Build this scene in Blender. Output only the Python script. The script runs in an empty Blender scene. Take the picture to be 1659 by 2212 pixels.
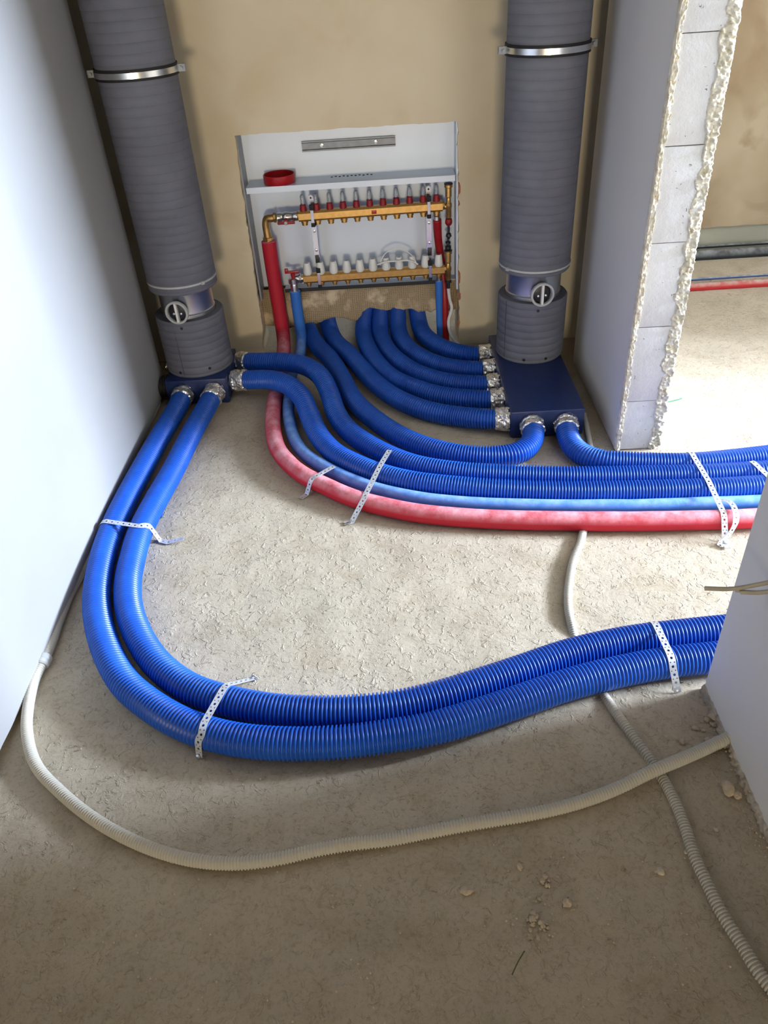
import bpy, bmesh, math, random
import numpy as np
from mathutils import Vector, Matrix, noise
sc = bpy.context.scene
C = sc.collection
random.seed(7)

# ------------------------------------------------------------------ camera
F_PX, CX, CY, CAM_H = 1648.0, 829.5, 1106.0, 1.45
def _u(v): return v / np.linalg.norm(v)
_up = -_u(np.array([985 - CX, -(3300 - CY), -F_PX]))
_dp = np.array([805 - CX, -(-130 - CY), -F_PX])
_dp = _u(_dp - _up * (_dp @ _up))
ROT = np.array([np.cross(_dp, _up), _dp, _up])
CAM = np.array([0, 0, CAM_H])
cd = bpy.data.cameras.new('camera'); cam = bpy.data.objects.new('camera', cd); C.objects.link(cam)
cd.sensor_fit = 'VERTICAL'; cd.sensor_height = 24.0; cd.lens = F_PX / 2212 * 24.0; cd.clip_start = 0.02
M4 = Matrix.Identity(4)
for i in range(3):
    for j in range(3): M4[i][j] = ROT[i][j]
M4.translation = (0, 0, CAM_H)
cam.matrix_world = M4
sc.camera = cam

# ------------------------------------------------------------------ light and exposure
sc.view_settings.view_transform = 'Standard'
try: sc.view_settings.look = 'None'
except Exception: pass
sc.view_settings.gamma = 1; sc.view_settings.exposure = 0.0
sc.view_settings.use_curve_mapping = False
w = bpy.data.worlds.new('world'); sc.world = w; w.use_nodes = True
w.node_tree.nodes['Background'].inputs[0].default_value = (0.75, 0.85, 1, 1)
w.node_tree.nodes['Background'].inputs[1].default_value = 0.05
def area(name, loc, target, sx, sy, power, col, spread=180):
    l = bpy.data.lights.new(name, 'AREA'); l.shape = 'RECTANGLE'; l.size = sx; l.size_y = sy
    l.energy = power; l.color = col; l.spread = math.radians(spread)
    o = bpy.data.objects.new(name, l); C.objects.link(o); o.location = loc
    o.rotation_euler = (Vector(target) - Vector(loc)).to_track_quat('-Z', 'Y').to_euler()
    return o
area('window_daylight', (8.0, 2.0, 3.0), (0.0, 1.80, 0.1), 2.30, 1.05, 2850, (0.69, 0.80, 1.0))
area('rear_fill_light', (-0.1, -5.3, 0.60), (-0.1, 3.1, 1.25), 1.0, 0.9, 12, (1.0, 0.85, 0.62), 50)  # added fill from behind the camera, brightens the back wall
area('side_fill_light', (-0.90, -1.3, 1.25), (0.7, 0.9, 0.7), 0.9, 0.9, 8, (1.0, 0.84, 0.60))  # added warm fill for the right-hand walls, no window there
area('back_room_daylight', (0.2, 4.15, 1.0), (0.0, 3.2, 0.1), 0.8, 0.5, 6.0, (0.85, 0.92, 1.0))
cy = sc.cycles
cy.use_denoising = True; cy.use_adaptive_sampling = True; cy.adaptive_threshold = 0.02
try: cy.denoiser = 'OPENIMAGEDENOISE'
except Exception: pass
cy.max_bounces = 8; cy.diffuse_bounces = 5; cy.glossy_bounces = 3; cy.transmission_bounces = 4
cy.transparent_max_bounces = 8; cy.caustics_reflective = False; cy.caustics_refractive = False
cy.sample_clamp_indirect = 4.0

# ------------------------------------------------------------------ where a picture point lies in the room
def ray(px, py): return ROT @ _u(np.array([px - CX, -(py - CY), -F_PX]))
def P(px, py, z=0.0):
    r = ray(px, py); return CAM + r * ((z - CAM_H) / r[2])
def W(px, py, y):
    r = ray(px, py); return CAM + r * (y / r[1])

# ------------------------------------------------------------------ materials
class NT:
    def __init__(s, name):
        s.m = bpy.data.materials.new(name); s.m.use_nodes = True; s.t = s.m.node_tree
        s.b = s.t.nodes['Principled BSDF']; s.out = s.t.nodes['Material Output']
    def n(s, ty, **kw):
        x = s.t.nodes.new(ty)
        for k, v in kw.items(): setattr(x, k, v)
        return x
    def l(s, a, b): s.t.links.new(a, b)
    def coord(s, which='Object'): return s.n('ShaderNodeTexCoord').outputs[which]
    def noise(s, scale, detail=4, rough=0.55, co=None, dist=0.0):
        x = s.n('ShaderNodeTexNoise'); x.inputs['Scale'].default_value = scale
        x.inputs['Detail'].default_value = detail; x.inputs['Roughness'].default_value = rough
        x.inputs['Distortion'].default_value = dist
        s.l(co if co is not None else s.coord(), x.inputs['Vector']); return x.outputs['Fac']
    def ramp(s, fac, stops):
        x = s.n('ShaderNodeValToRGB'); e = x.color_ramp.elements
        while len(e) < len(stops): e.new(0.5)
        for i, (p, c) in enumerate(stops):
            e[i].position = p; e[i].color = (*c, 1) if len(c) == 3 else c
        s.l(fac, x.inputs[0]); return x.outputs[0]
    def mix(s, fac, a, b, mode='MIX'):
        x = s.n('ShaderNodeMix', data_type='RGBA', blend_type=mode)
        for sock, v in ((x.inputs[0], fac), (x.inputs[6], a), (x.inputs[7], b)):
            if isinstance(v, (int, float)): sock.default_value = v
            elif isinstance(v, tuple): sock.default_value = (*v, 1)
            else: s.l(v, sock)
        return x.outputs[2]
    def math(s, op, a, b=None):
        x = s.n('ShaderNodeMath', operation=op)
        for k, v in enumerate((a, b)):
            if v is None: continue
            if isinstance(v, (int, float)): x.inputs[k].default_value = v
            else: s.l(v, x.inputs[k])
        return x.outputs[0]
    def bump(s, h, strength, dist, prev=None):
        x = s.n('ShaderNodeBump'); x.inputs['Strength'].default_value = strength
        x.inputs['Distance'].default_value = dist; s.l(h, x.inputs['Height'])
        if prev is not None: s.l(prev, x.inputs['Normal'])
        s.l(x.outputs[0], s.b.inputs['Normal']); return x.outputs[0]
    def col(s, v):
        if isinstance(v, tuple): s.b.inputs['Base Color'].default_value = (*v, 1)
        else: s.l(v, s.b.inputs['Base Color'])

def simple(name, col, rough=0.5, metal=0.0, var=0.12, vscale=30, bump=0.0, bscale=200, bdist=0.002, **kw):
    t = NT(name)
    if var > 0:
        d = tuple(max(0, c * (1 - var)) for c in col); u = tuple(min(1, c * (1 + var)) for c in col)
        t.col(t.ramp(t.noise(vscale, 4), [(0.3, d), (0.7, u)]))
    else: t.col(col)
    t.b.inputs['Roughness'].default_value = rough; t.b.inputs['Metallic'].default_value = metal
    for k, v in kw.items(): t.b.inputs[k].default_value = v
    if bump > 0: t.bump(t.noise(bscale, 3), bump, bdist)
    return t.m

def floor_mat():
    t = NT('dusty_concrete')
    co = t.coord()
    big = t.noise(2.2, 5, 0.6, co); mid = t.noise(9, 8, 0.7, co, 0.3); fine = t.noise(120, 5, 0.75, co)
    c1 = t.ramp(big, [(0.28, (0.45, 0.385, 0.292)), (0.5, (0.55, 0.475, 0.365)), (0.75, (0.50, 0.435, 0.335))])
    c2 = t.ramp(mid, [(0.25, (0.80, 0.76, 0.70)), (0.5, (0.97, 0.97, 0.96)), (0.75, (1.0, 1.0, 1.0))])
    c3 = t.ramp(fine, [(0.28, (0.74, 0.71, 0.66)), (0.5, (0.96, 0.96, 0.95)), (0.75, (1, 1, 1))])
    t.col(t.mix(1.0, t.mix(1.0, c1, c2, 'MULTIPLY'), c3, 'MULTIPLY'))
    t.b.inputs['Roughness'].default_value = 0.95; t.b.inputs['Specular IOR Level'].default_value = 0.1
    gr = t.noise(260, 4, 0.7, co)
    v = t.n('ShaderNodeTexVoronoi'); v.inputs['Scale'].default_value = 55; t.l(co, v.inputs['Vector'])
    pits = t.ramp(v.outputs['Distance'], [(0.0, (0, 0, 0)), (0.25, (1, 1, 1))])
    speck = t.ramp(t.noise(48, 3, 0.6, co, 0.8), [(0.56, (0, 0, 0)), (0.66, (1, 1, 1))])
    gouge = t.ramp(t.noise(33, 4, 0.6, co, 1.6), [(0.30, (0, 0, 0)), (0.37, (1, 1, 1))])
    b = t.bump(t.noise(18, 6, 0.65, co, 0.5), 0.7, 0.006)
    b = t.bump(speck, 0.75, 0.0022, b); b = t.bump(gouge, 0.8, 0.0025, b)
    b = t.bump(fine, 0.4, 0.0025, b)
    b = t.bump(gr, 0.4, 0.0010, b)
    t.bump(pits, 0.12, 0.001, b)
    return t.m
def block_mat():
    t = NT('aerated_concrete'); co = t.coord()
    base = t.ramp(t.noise(5, 4, 0.6, co), [(0.35, (0.58, 0.585, 0.60)), (0.65, (0.67, 0.68, 0.69))])
    pit = t.ramp(t.noise(85, 2, 0.5, co, 0.6), [(0.70, (1, 1, 1)), (0.76, (0.35, 0.35, 0.36))])
    t.col(t.mix(1.0, base, pit, 'MULTIPLY')); t.b.inputs['Roughness'].default_value = 0.95
    b = t.bump(t.noise(40, 5, 0.7, co), 0.6, 0.003); t.bump(pit, 0.8, 0.003, b)
    return t.m
def plaster(name, a, b, c=None, sc_=1.6, bump=0.12, stops=(0.35, 0.65)):
    t = NT(name); co = t.coord()
    col = t.ramp(t.noise(sc_, 3, 0.5, co), [(stops[0], a), (stops[1], b)])
    if c is not None: col = t.mix(t.ramp(t.noise(sc_ * 1.7, 3, 0.5, co, 0.6), [(0.55, (0, 0, 0)), (0.75, (1, 1, 1))]), col, c)
    t.col(col); t.b.inputs['Roughness'].default_value = 0.9; t.b.inputs['Specular IOR Level'].default_value = 0.15
    bb = t.bump(t.noise(9, 3, 0.5, co), bump, 0.01)
    t.bump(t.noise(350, 2, 0.6, co), bump, 0.0006, bb)
    return t.m
def dusty(name, col, dust, rough, amount, rib=0.0, spec=0.3):
    # coloured surface with dust caught on its upward side
    t = NT(name); co = t.coord()
    g = t.n('ShaderNodeNewGeometry'); sx = t.n('ShaderNodeSeparateXYZ'); t.l(g.outputs['Normal'], sx.inputs[0])
    up = t.ramp(sx.outputs['Z'], [(0.15, (0, 0, 0)), (1.0, (1, 1, 1))])
    n1 = t.ramp(t.noise(22, 5, 0.65, co), [(0.35, (0.25, 0.25, 0.25)), (0.68, (1, 1, 1))])
    f = t.math('MULTIPLY', t.math('MULTIPLY', up, n1), amount)
    t.col(t.mix(f, col, dust)); t.b.inputs['Roughness'].default_value = rough
    t.b.inputs['Specular IOR Level'].default_value = spec
    t.bump(t.noise(160, 3, 0.6, co), 0.25, 0.0015)
    return t.m
def strap_mat():
    t = NT('perforated_galvanised_steel')
    uv = t.n('ShaderNodeUVMap').outputs[0]; s = t.n('ShaderNodeSeparateXYZ'); t.l(uv, s.inputs[0])
    u, v = s.outputs[0], s.outputs[1]
    U = t.math('MULTIPLY', t.math('FRACT', t.math('DIVIDE', u, 0.02)), 0.02)
    def ln(a, b): return t.math('SQRT', t.math('ADD', t.math('MULTIPLY', a, a), t.math('MULTIPLY', b, b)))
    big = t.math('LESS_THAN', ln(t.math('SUBTRACT', U, 0.01), v), 0.0031)
    Uw = t.math('MINIMUM', U, t.math('SUBTRACT', 0.02, U))
    small = t.math('LESS_THAN', ln(Uw, t.math('SUBTRACT', t.math('ABSOLUTE', v), 0.0046)), 0.00145)
    hole = t.math('MAXIMUM', big, small)
    t.col(t.ramp(t.noise(60, 3), [(0.3, (0.62, 0.64, 0.67)), (0.7, (0.80, 0.82, 0.84))]))
    t.b.inputs['Metallic'].default_value = 0.55; t.b.inputs['Roughness'].default_value = 0.42
    t.l(t.math('SUBTRACT', 1.0, hole), t.b.inputs['Alpha'])
    return t.m
def foil_mat():
    t = NT('crinkled_foil_tape'); co = t.coord()
    t.col(t.ramp(t.noise(60, 3, 0.5, co), [(0.3, (0.80, 0.78, 0.73)), (0.7, (0.98, 0.97, 0.94))]))
    t.b.inputs['Metallic'].default_value = 0.85; t.b.inputs['Roughness'].default_value = 0.22
    t.bump(t.noise(90, 2, 0.5, co, 1.0), 0.5, 0.004)
    return t.m
def insul_mat():
    t = NT('grey_foam_insulation'); co = t.coord()
    t.col(t.ramp(t.noise(5, 4, 0.6, co), [(0.3, (0.135, 0.14, 0.17)), (0.7, (0.19, 0.197, 0.235))]))
    t.b.inputs['Roughness'].default_value = 0.75; t.b.inputs['Specular IOR Level'].default_value = 0.25
    t.bump(t.noise(220, 3, 0.6, co), 0.35, 0.0012)
    return t.m
def clear_mat():
    t = NT('clear_plastic'); t.col((0.8, 0.83, 0.86)); t.b.inputs['Roughness'].default_value = 0.08
    t.b.inputs['Transmission Weight'].default_value = 0.75; t.b.inputs['IOR'].default_value = 1.3
    return t.m

M = dict(
 floor=floor_mat(),
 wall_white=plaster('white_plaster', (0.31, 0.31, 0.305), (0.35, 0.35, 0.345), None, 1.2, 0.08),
 wall_grey=plaster('grey_plaster', (0.78, 0.765, 0.73), (0.84, 0.825, 0.79), None, 1.3, 0.08),
 wall_beige=plaster('beige_plaster', (0.71, 0.61, 0.42), (0.80, 0.71, 0.52), (0.72, 0.59, 0.38), 2.3, 0.16),
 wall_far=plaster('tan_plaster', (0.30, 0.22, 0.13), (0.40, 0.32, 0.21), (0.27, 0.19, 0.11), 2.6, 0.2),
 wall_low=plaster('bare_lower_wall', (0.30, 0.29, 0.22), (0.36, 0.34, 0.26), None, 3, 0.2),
 ceil=plaster('ceiling_plaster', (0.62, 0.60, 0.56), (0.66, 0.64, 0.60)),
 block=block_mat(),
 crust=plaster('rough_plaster_edge', (0.62, 0.58, 0.46), (0.78, 0.75, 0.66), (0.50, 0.38, 0.22), 34, 1.0),
 crustlow=plaster('dirty_plaster_edge', (0.40, 0.34, 0.26), (0.58, 0.52, 0.43), (0.24, 0.17, 0.11), 34, 1.0),
 brick=simple('red_brick_chip', (0.42, 0.16, 0.08), 0.9, var=0.3, bump=0.5),
 duct_shade=simple('dark_duct_shade', (0.10, 0.085, 0.07), 0.95, var=0.3, vscale=20, bump=0.5, bscale=40, bdist=0.004),  # dark colour of the corner slots, in place of duct shadow
 dark=simple('dark_gap', (0.03, 0.028, 0.025), 0.9),
 mesh=None,
 hose=None,
 insul=insul_mat(), foil=foil_mat(), strap=strap_mat(), clear=clear_mat(),
 red_foam=dusty('red_foam_insulation', (0.54, 0.02, 0.04), (0.88, 0.45, 0.50), 0.6, 0.95),
 red_plain=simple('red_foam_sleeve', (0.38, 0.010, 0.015), 0.42, var=0.12, bump=0.1),
 blue_foam=dusty('blue_foam_insulation', (0.045, 0.20, 0.68), (0.36, 0.58, 0.97), 0.6, 0.75),
 conduit=dusty('dusty_grey_conduit', (0.56, 0.545, 0.48), (0.62, 0.55, 0.43), 0.8, 0.9, spec=0.15),
 galv=simple('galvanised_steel', (0.66, 0.68, 0.70), 0.36, 1.0, var=0.08, vscale=18),
 dullgalv=simple('dull_galvanised_steel', (0.34, 0.36, 0.38), 0.55, 0.35, var=0.12, vscale=40),
 band=simple('zinc_clamp_band', (0.78, 0.79, 0.80), 0.28, 1.0, var=0.05),
 rubber=simple('black_rubber', (0.012, 0.012, 0.013), 0.7),
 box=simple('navy_painted_steel', (0.010, 0.026, 0.11), 0.36, 0.0, var=0.2, vscale=60, bump=0.1, bscale=90),
 white_pl=simple('white_plastic', (0.86, 0.86, 0.82), 0.4, var=0.04),
 grey_pl=simple('pale_grey_plastic', (0.50, 0.51, 0.50), 0.4, var=0.05),
 brass=simple('brass', (0.62, 0.38, 0.13), 0.34, 0.9, var=0.12, vscale=50, bump=0.15, bscale=300, bdist=0.0005),
 nickel=simple('nickel_plated_steel', (0.78, 0.74, 0.68), 0.25, 1.0, var=0.08),
 chrome=simple('bright_bracket_steel', (0.85, 0.86, 0.88), 0.2, 0.85, var=0.05),
 red_pl=simple('red_plastic', (0.42, 0.010, 0.014), 0.35, var=0.1),
 red_dull=simple('dark_red_plastic', (0.30, 0.008, 0.012), 0.5, var=0.1),
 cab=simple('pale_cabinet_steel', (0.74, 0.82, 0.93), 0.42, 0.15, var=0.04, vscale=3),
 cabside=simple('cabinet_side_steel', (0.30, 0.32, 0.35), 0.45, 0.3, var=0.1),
 blackp=simple('black_plastic', (0.02, 0.02, 0.022), 0.4),
 cable=simple('beige_cable_sheath', (0.46, 0.42, 0.33), 0.6, var=0.12, bump=0.2),
 stone=simple('mortar_crumb', (0.56, 0.46, 0.33), 0.95, var=0.2, bump=0.6, bscale=120, bdist=0.002),
 stone_pale=simple('pale_mortar_crumb', (0.60, 0.52, 0.40), 0.95, var=0.2, bump=0.6, bscale=120, bdist=0.002),
 straw=simple('dry_straw', (0.10, 0.11, 0.05), 0.8), green=simple('green_thread', (0.02, 0.25, 0.12), 0.7),
 copper=simple('pale_blue_thread', (0.1, 0.2, 0.45), 0.7),
)
def hose_mat():
    t = NT('blue_corrugated_plastic'); co = t.coord()
    n1 = t.noise(7, 4, 0.6, co)
    t.col(t.ramp(n1, [(0.35, (0.008, 0.080, 0.46)), (0.7, (0.016, 0.115, 0.56))]))
    t.b.inputs['Roughness'].default_value = 0.36; t.b.inputs['Specular IOR Level'].default_value = 0.36
    return t.m
M['hose'] = hose_mat()
def mesh_mat():
    t = NT('plaster_over_reinforcing_mesh'); co = t.coord()
    s = t.n('ShaderNodeSeparateXYZ'); t.l(co, s.inputs[0])
    wob = t.math('MULTIPLY', t.noise(18, 3, 0.5, co), 0.012)
    gx = t.math('ABSOLUTE', t.math('SUBTRACT', t.math('FRACT', t.math('DIVIDE', t.math('ADD', s.outputs[0], wob), 0.009)), 0.5))
    gz = t.math('ABSOLUTE', t.math('SUBTRACT', t.math('FRACT', t.math('DIVIDE', t.math('ADD', s.outputs[2], wob), 0.008)), 0.5))
    grid = t.math('MAXIMUM', gx, gz)
    g = t.ramp(grid, [(0.33, (0, 0, 0)), (0.46, (1, 1, 1))])
    cover = t.ramp(t.noise(9, 4, 0.6, co), [(0.5, (0, 0, 0)), (0.6, (1, 1, 1))])
    h = t.math('MAXIMUM', g, cover)
    t.col(t.ramp(h, [(0, (0.40, 0.29, 0.16)), (1, (0.78, 0.64, 0.44))]))
    t.b.inputs['Roughness'].default_value = 0.95
    b = t.bump(h, 0.8, 0.004); t.bump(t.noise(60, 4, 0.7, co), 0.6, 0.003, b)
    return t.m
M['mesh'] = mesh_mat()

# ------------------------------------------------------------------ building helpers
ORIG = {}
def link(name, verts, faces, mat, parent=None, smooth=True, uv=None, sharp=None):
    me = bpy.data.meshes.new(name)
    v = np.asarray(verts, dtype=float)
    off = ORIG.get(parent.name, np.zeros(3)) if parent is not None else np.zeros(3)
    if parent is None:
        c = (v.min(0) + v.max(0)) / 2; c[2] = v[:, 2].min()
        off = c
    me.from_pydata((v - off).tolist(), [], [tuple(f) for f in faces])
    me.validate(clean_customdata=False)
    bm = bmesh.new(); bm.from_mesh(me); bmesh.ops.recalc_face_normals(bm, faces=bm.faces); bm.to_mesh(me); bm.free()
    if smooth is True: me.polygons.foreach_set('use_smooth', [True] * len(me.polygons))
    if uv is not None:
        L = me.uv_layers.new(name='UVMap')
        for li, lp in enumerate(me.loops): L.data[li].uv = uv[lp.vertex_index]
    me.materials.append(mat if not isinstance(mat, str) else M[mat])
    o = bpy.data.objects.new(name, me); C.objects.link(o)
    if parent is not None:
        o.parent = parent; ORIG[o.name] = off
    else:
        o.location = off; ORIG[o.name] = off
    if sharp is not None and smooth:
        me.set_sharp_from_angle(angle=math.radians(sharp))
    return o
def thing(name, label, cat, loc, group=None):
    o = bpy.data.objects.new(name, None); C.objects.link(o); o.location = tuple(loc)
    o.empty_display_size = 0.05
    ORIG[o.name] = np.array(loc, dtype=float)
    return tag(o, label, cat, group)
def tag(o, label, cat, group=None, kind=None):
    o['label'] = label; o['category'] = cat
    if group: o['group'] = group
    if kind: o['kind'] = kind
    return o
def struct(o): o['kind'] = 'structure'; return o

class G:   # geometry accumulator
    def __init__(s): s.v = []; s.f = []
    def add(s, v, f):
        b = len(s.v); s.v += [tuple(map(float, p)) for p in v]; s.f += [tuple(i + b for i in q) for q in f]; return s
    def box(s, lo, hi, ch=0.0):
        (x0, y0, z0), (x1, y1, z1) = lo, hi
        bm = bmesh.new(); bmesh.ops.create_cube(bm, size=1)
        for q in bm.verts: q.co = Vector(((x0 + x1) / 2 + q.co.x * (x1 - x0), (y0 + y1) / 2 + q.co.y * (y1 - y0), (z0 + z1) / 2 + q.co.z * (z1 - z0)))
        if ch > 0: bmesh.ops.bevel(bm, geom=list(bm.edges), offset=ch, segments=2, affect='EDGES', profile=0.6)
        bm.verts.index_update()
        s.add([q.co[:] for q in bm.verts], [[q.index for q in f.verts] for f in bm.faces]); bm.free(); return s
    def lathe(s, prof, origin, axis=(0, 0, 1), n=28, cap=True):
        a = Vector(axis).normalized(); t = a.orthogonal().normalized(); b = a.cross(t); o = Vector(origin)
        vs = []; fs = []
        for (r, h) in prof:
            for k in range(n):
                an = 2 * math.pi * k / n
                vs.append((o + a * h + (t * math.cos(an) + b * math.sin(an)) * r)[:])
        for i in range(len(prof) - 1):
            for k in range(n):
                k2 = (k + 1) % n; fs.append((i * n + k, i * n + k2, (i + 1) * n + k2, (i + 1) * n + k))
        if cap:
            fs.append(tuple(range(n))[::-1]); fs.append(tuple((len(prof) - 1) * n + k for k in range(n)))
        return s.add(vs, fs)
    def tube(s, pts, r, n=12, cap=True, res=0.004, spline=True):
        v, f, _ = sweep(pts, lambda u: r, res, n, cap, spline); return s.add(v, f)
    def build(s, name, mat, parent=None, smooth=True, sharp=40): return link(name, s.v, s.f, mat, parent, smooth, sharp=sharp if smooth else None)

def catmull(pts, per=16):
    p = np.array(pts, dtype=float); n = len(p)
    if n == 2: return np.array([p[0] + (p[1] - p[0]) * t for t in np.linspace(0, 1, per)])
    q = np.vstack([2 * p[0] - p[1], p, 2 * p[-1] - p[-2]]); out = []
    for i in range(1, n):
        p0, p1, p2, p3 = q[i - 1], q[i], q[i + 1], q[i + 2]
        def tj(ti, a, b): return ti + max(1e-6, np.linalg.norm(b - a)) ** 0.5
        t0 = 0; t1 = tj(t0, p0, p1); t2 = tj(t1, p1, p2); t3 = tj(t2, p2, p3)
        for t in np.linspace(t1, t2, per, endpoint=(i == n - 1)):
            A1 = (t1 - t) / (t1 - t0) * p0 + (t - t0) / (t1 - t0) * p1
            A2 = (t2 - t) / (t2 - t1) * p1 + (t - t1) / (t2 - t1) * p2
            A3 = (t3 - t) / (t3 - t2) * p2 + (t - t2) / (t3 - t2) * p3
            B1 = (t2 - t) / (t2 - t0) * A1 + (t - t0) / (t2 - t0) * A2
            B2 = (t3 - t) / (t3 - t1) * A2 + (t - t1) / (t3 - t1) * A3
            out.append((t2 - t) / (t2 - t1) * B1 + (t - t1) / (t2 - t1) * B2)
    return np.array(out)
def smooth_path(c, it=0):
    c = c.copy()
    for _ in range(it): c[1:-1] = 0.25 * c[:-2] + 0.5 * c[1:-1] + 0.25 * c[2:]
    return c
def resample(c, ss):
    d = np.r_[0, np.cumsum(np.linalg.norm(np.diff(c, axis=0), axis=1))]
    return np.stack([np.interp(ss, d, c[:, k]) for k in range(3)], 1), d[-1]
def frames(c):
    t = np.gradient(c, axis=0); t /= np.linalg.norm(t, axis=1)[:, None] + 1e-12
    n0 = np.cross(t[0], [0, 0, 1.0])
    if np.linalg.norm(n0) < 0.2: n0 = np.cross(t[0], [1.0, 0, 0])
    N = np.zeros_like(c); N[0] = n0 / np.linalg.norm(n0)
    for i in range(1, len(c)):
        v = N[i - 1] - t[i] * (N[i - 1] @ t[i]); N[i] = v / (np.linalg.norm(v) + 1e-12)
    return t, N, np.cross(t, N)
def sweep(pts, rf, res, n, cap=True, spline=True, ss=None, it=0):
    c = catmull(pts) if spline else np.array(pts, dtype=float)
    L = np.linalg.norm(np.diff(c, axis=0), axis=1).sum()
    if it:
        c, _ = resample(c, np.linspace(0, L, max(8, int(L / 0.01)))); c = smooth_path(c, it)
        L = np.linalg.norm(np.diff(c, axis=0), axis=1).sum()
    if ss is None: ss = np.linspace(0, L, max(2, int(L / res)))
    else: ss = ss(L)
    c, _ = resample(c, ss); t, N, B = frames(c)
    a = np.linspace(0, 2 * np.pi, n, endpoint=False)
    r = np.array([rf(s) for s in ss])
    V = (c[:, None, :] + r[:, None, None] * (np.cos(a)[None, :, None] * N[:, None, :] + np.sin(a)[None, :, None] * B[:, None, :])).reshape(-1, 3)
    m = len(ss); i = np.arange(m - 1)[:, None] * n; k = np.arange(n)[None, :]; k2 = (k + 1) % n
    Fs = np.stack([i + k, i + k2, i + n + k2, i + n + k], -1).reshape(-1, 4).tolist()
    if cap: Fs += [list(range(n))[::-1], [(m - 1) * n + q for q in range(n)]]
    return V, Fs, c
HOSES = []     # (centreline, radius) of everything a strap lies on
def corrugated(pts, r, depth, pitch, n=28, it=6):
    off = np.array([0.0, 0.36, 0.52, 0.86]); lev = np.array([0, 0, 1, 1])
    def ss(L):
        k = np.arange(int(L / pitch)); return (k[:, None] * pitch + off[None, :] * pitch).ravel()
    cnt = [0]
    def rf(s):
        q = r - depth * lev[cnt[0] % 4]; cnt[0] += 1; return q
    return sweep(pts, rf, 0, n, True, True, ss, it)

# ------------------------------------------------------------------ the setting
YB = 3.14; NX0, NX1, NZ1 = -0.556, 0.281, 0.893
def axis_pts(a, d0, d1, b, st, big):
    return np.unique(np.round(np.r_[np.arange(a, d0, big), np.arange(d0, d1, st), np.arange(d1, b + big / 2, big), b], 4))
xs = axis_pts(-1.3, -1.0, 1.9, 8.3, 0.014, 0.3); ys = axis_pts(-5.6, 0.35, 3.7, 4.6, 0.014, 0.3)
vs = []
for y in ys:
    for x in xs:
        z = 0.0045 * noise.noise(Vector((x * 2.2, y * 2.2, 3.1))) + 0.0022 * noise.noise(Vector((x * 11, y * 11, 1.7)))
        l = noise.noise(Vector((x * 34, y * 34, 9.2)))
        z += 0.0022 * max(0, l - 0.15)
        # the screed sinks a little beside the red pipe
        vs.append((x, y, z - 0.003))
nx = len(xs); fs = [(j * nx + i, j * nx + i + 1, (j + 1) * nx + i + 1, (j + 1) * nx + i) for j in range(len(ys) - 1) for i in range(nx - 1)]
fl = struct(link('floor', vs, fs, 'floor'))

g = G().box((-1.2, -5.6, 0.0), (-0.985, 2.83, 3.8)).box((-1.2, 2.83, 0.0), (-1.08, 4.4, 3.8)); struct(g.build('wall_left', 'wall_low', smooth=False))
# finished plaster face of the left wall stops a little above the screed
def plaster_face(name, x0, x1, y0, y1, zb, zt, mat, jag, seed):
    st = 0.03; n = int((y1 - y0) / st); v = []; f = []
    for i in range(n + 1):
        y = y0 + (y1 - y0) * i / n
        zz = zb + jag * noise.noise(Vector((y * 14, seed, 0))) + jag * 0.6 * noise.noise(Vector((y * 60, seed, 2)))
        v += [(x0, y, zz), (x1, y, zz), (x0, y, zt), (x1, y, zt)]
    for i in range(n):
        a = 4 * i; b = a + 4
        f += [(a, b, b + 2, a + 2), (a + 1, a + 3, b + 3, b + 1), (a, a + 1, b + 1, b)]
    f += [(0, 2, 3, 1), (4 * n, 4 * n + 1, 4 * n + 3, 4 * n + 2)]
    return link(name, v, f, mat, None, False)
struct(plaster_face('wall_left_plaster', -0.985, -0.948, -5.6, 2.83, 0.016, 3.8, 'wall_white', 0.004, 3.8))

# back wall: one slab with the ragged cabinet opening cut in it
def jag_line(p, q, step, amp, seed, axis):
    n = max(2, int(math.dist(p, q) / step)); out = []
    for i in range(n + 1):
        t = i / n; a = [p[0] + (q[0] - p[0]) * t, p[1] + (q[1] - p[1]) * t]
        if 0 < i < n: a[axis] += amp * (noise.noise(Vector((t * n * 0.23, seed, 0))) + 0.6 * noise.noise(Vector((t * n * 0.9, seed, 5))))
        out.append(tuple(a))
    return out
left = jag_line((NX0 - 0.012, 0.0), (NX0, NZ1), 0.012, 0.006, 1.3, 0)
for k in range(len(left)):       # plaster broken away near the floor
    if left[k][1] < 0.13: left[k] = (left[k][0] - 0.016 * (1 - left[k][1] / 0.13) + 0.006 * noise.noise(Vector((k * 0.9, 4, 4))), left[k][1])
top = jag_line((NX0, NZ1), (NX1, NZ1), 0.02, 0.004, 2.3, 1)[1:]
right = jag_line((NX1, NZ1), (NX1 + 0.006, 0.0), 0.012, 0.007, 3.3, 0)[1:]
outline = [(-1.1, 0.0)] + left + top + right + [(0.84, 0.0), (0.84, 3.8), (-1.1, 3.8)]
bm = bmesh.new(); vv = [bm.verts.new((x, YB, z)) for x, z in outline]
es = [bm.edges.new((vv[i], vv[(i + 1) % len(vv)])) for i in range(len(vv))]
bmesh.ops.triangle_fill(bm, use_beauty=True, edges=es)
r_ = bmesh.ops.extrude_face_region(bm, geom=list(bm.faces))
for e in r_['geom']:
    if isinstance(e, bmesh.types.BMVert): e.co.y += 0.20
bm.verts.index_update()
wb = struct(link('wall_back', [q.co[:] for q in bm.verts], [[q.index for q in f.verts] for f in bm.faces], 'wall_beige', None, False)); bm.free()
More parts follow.
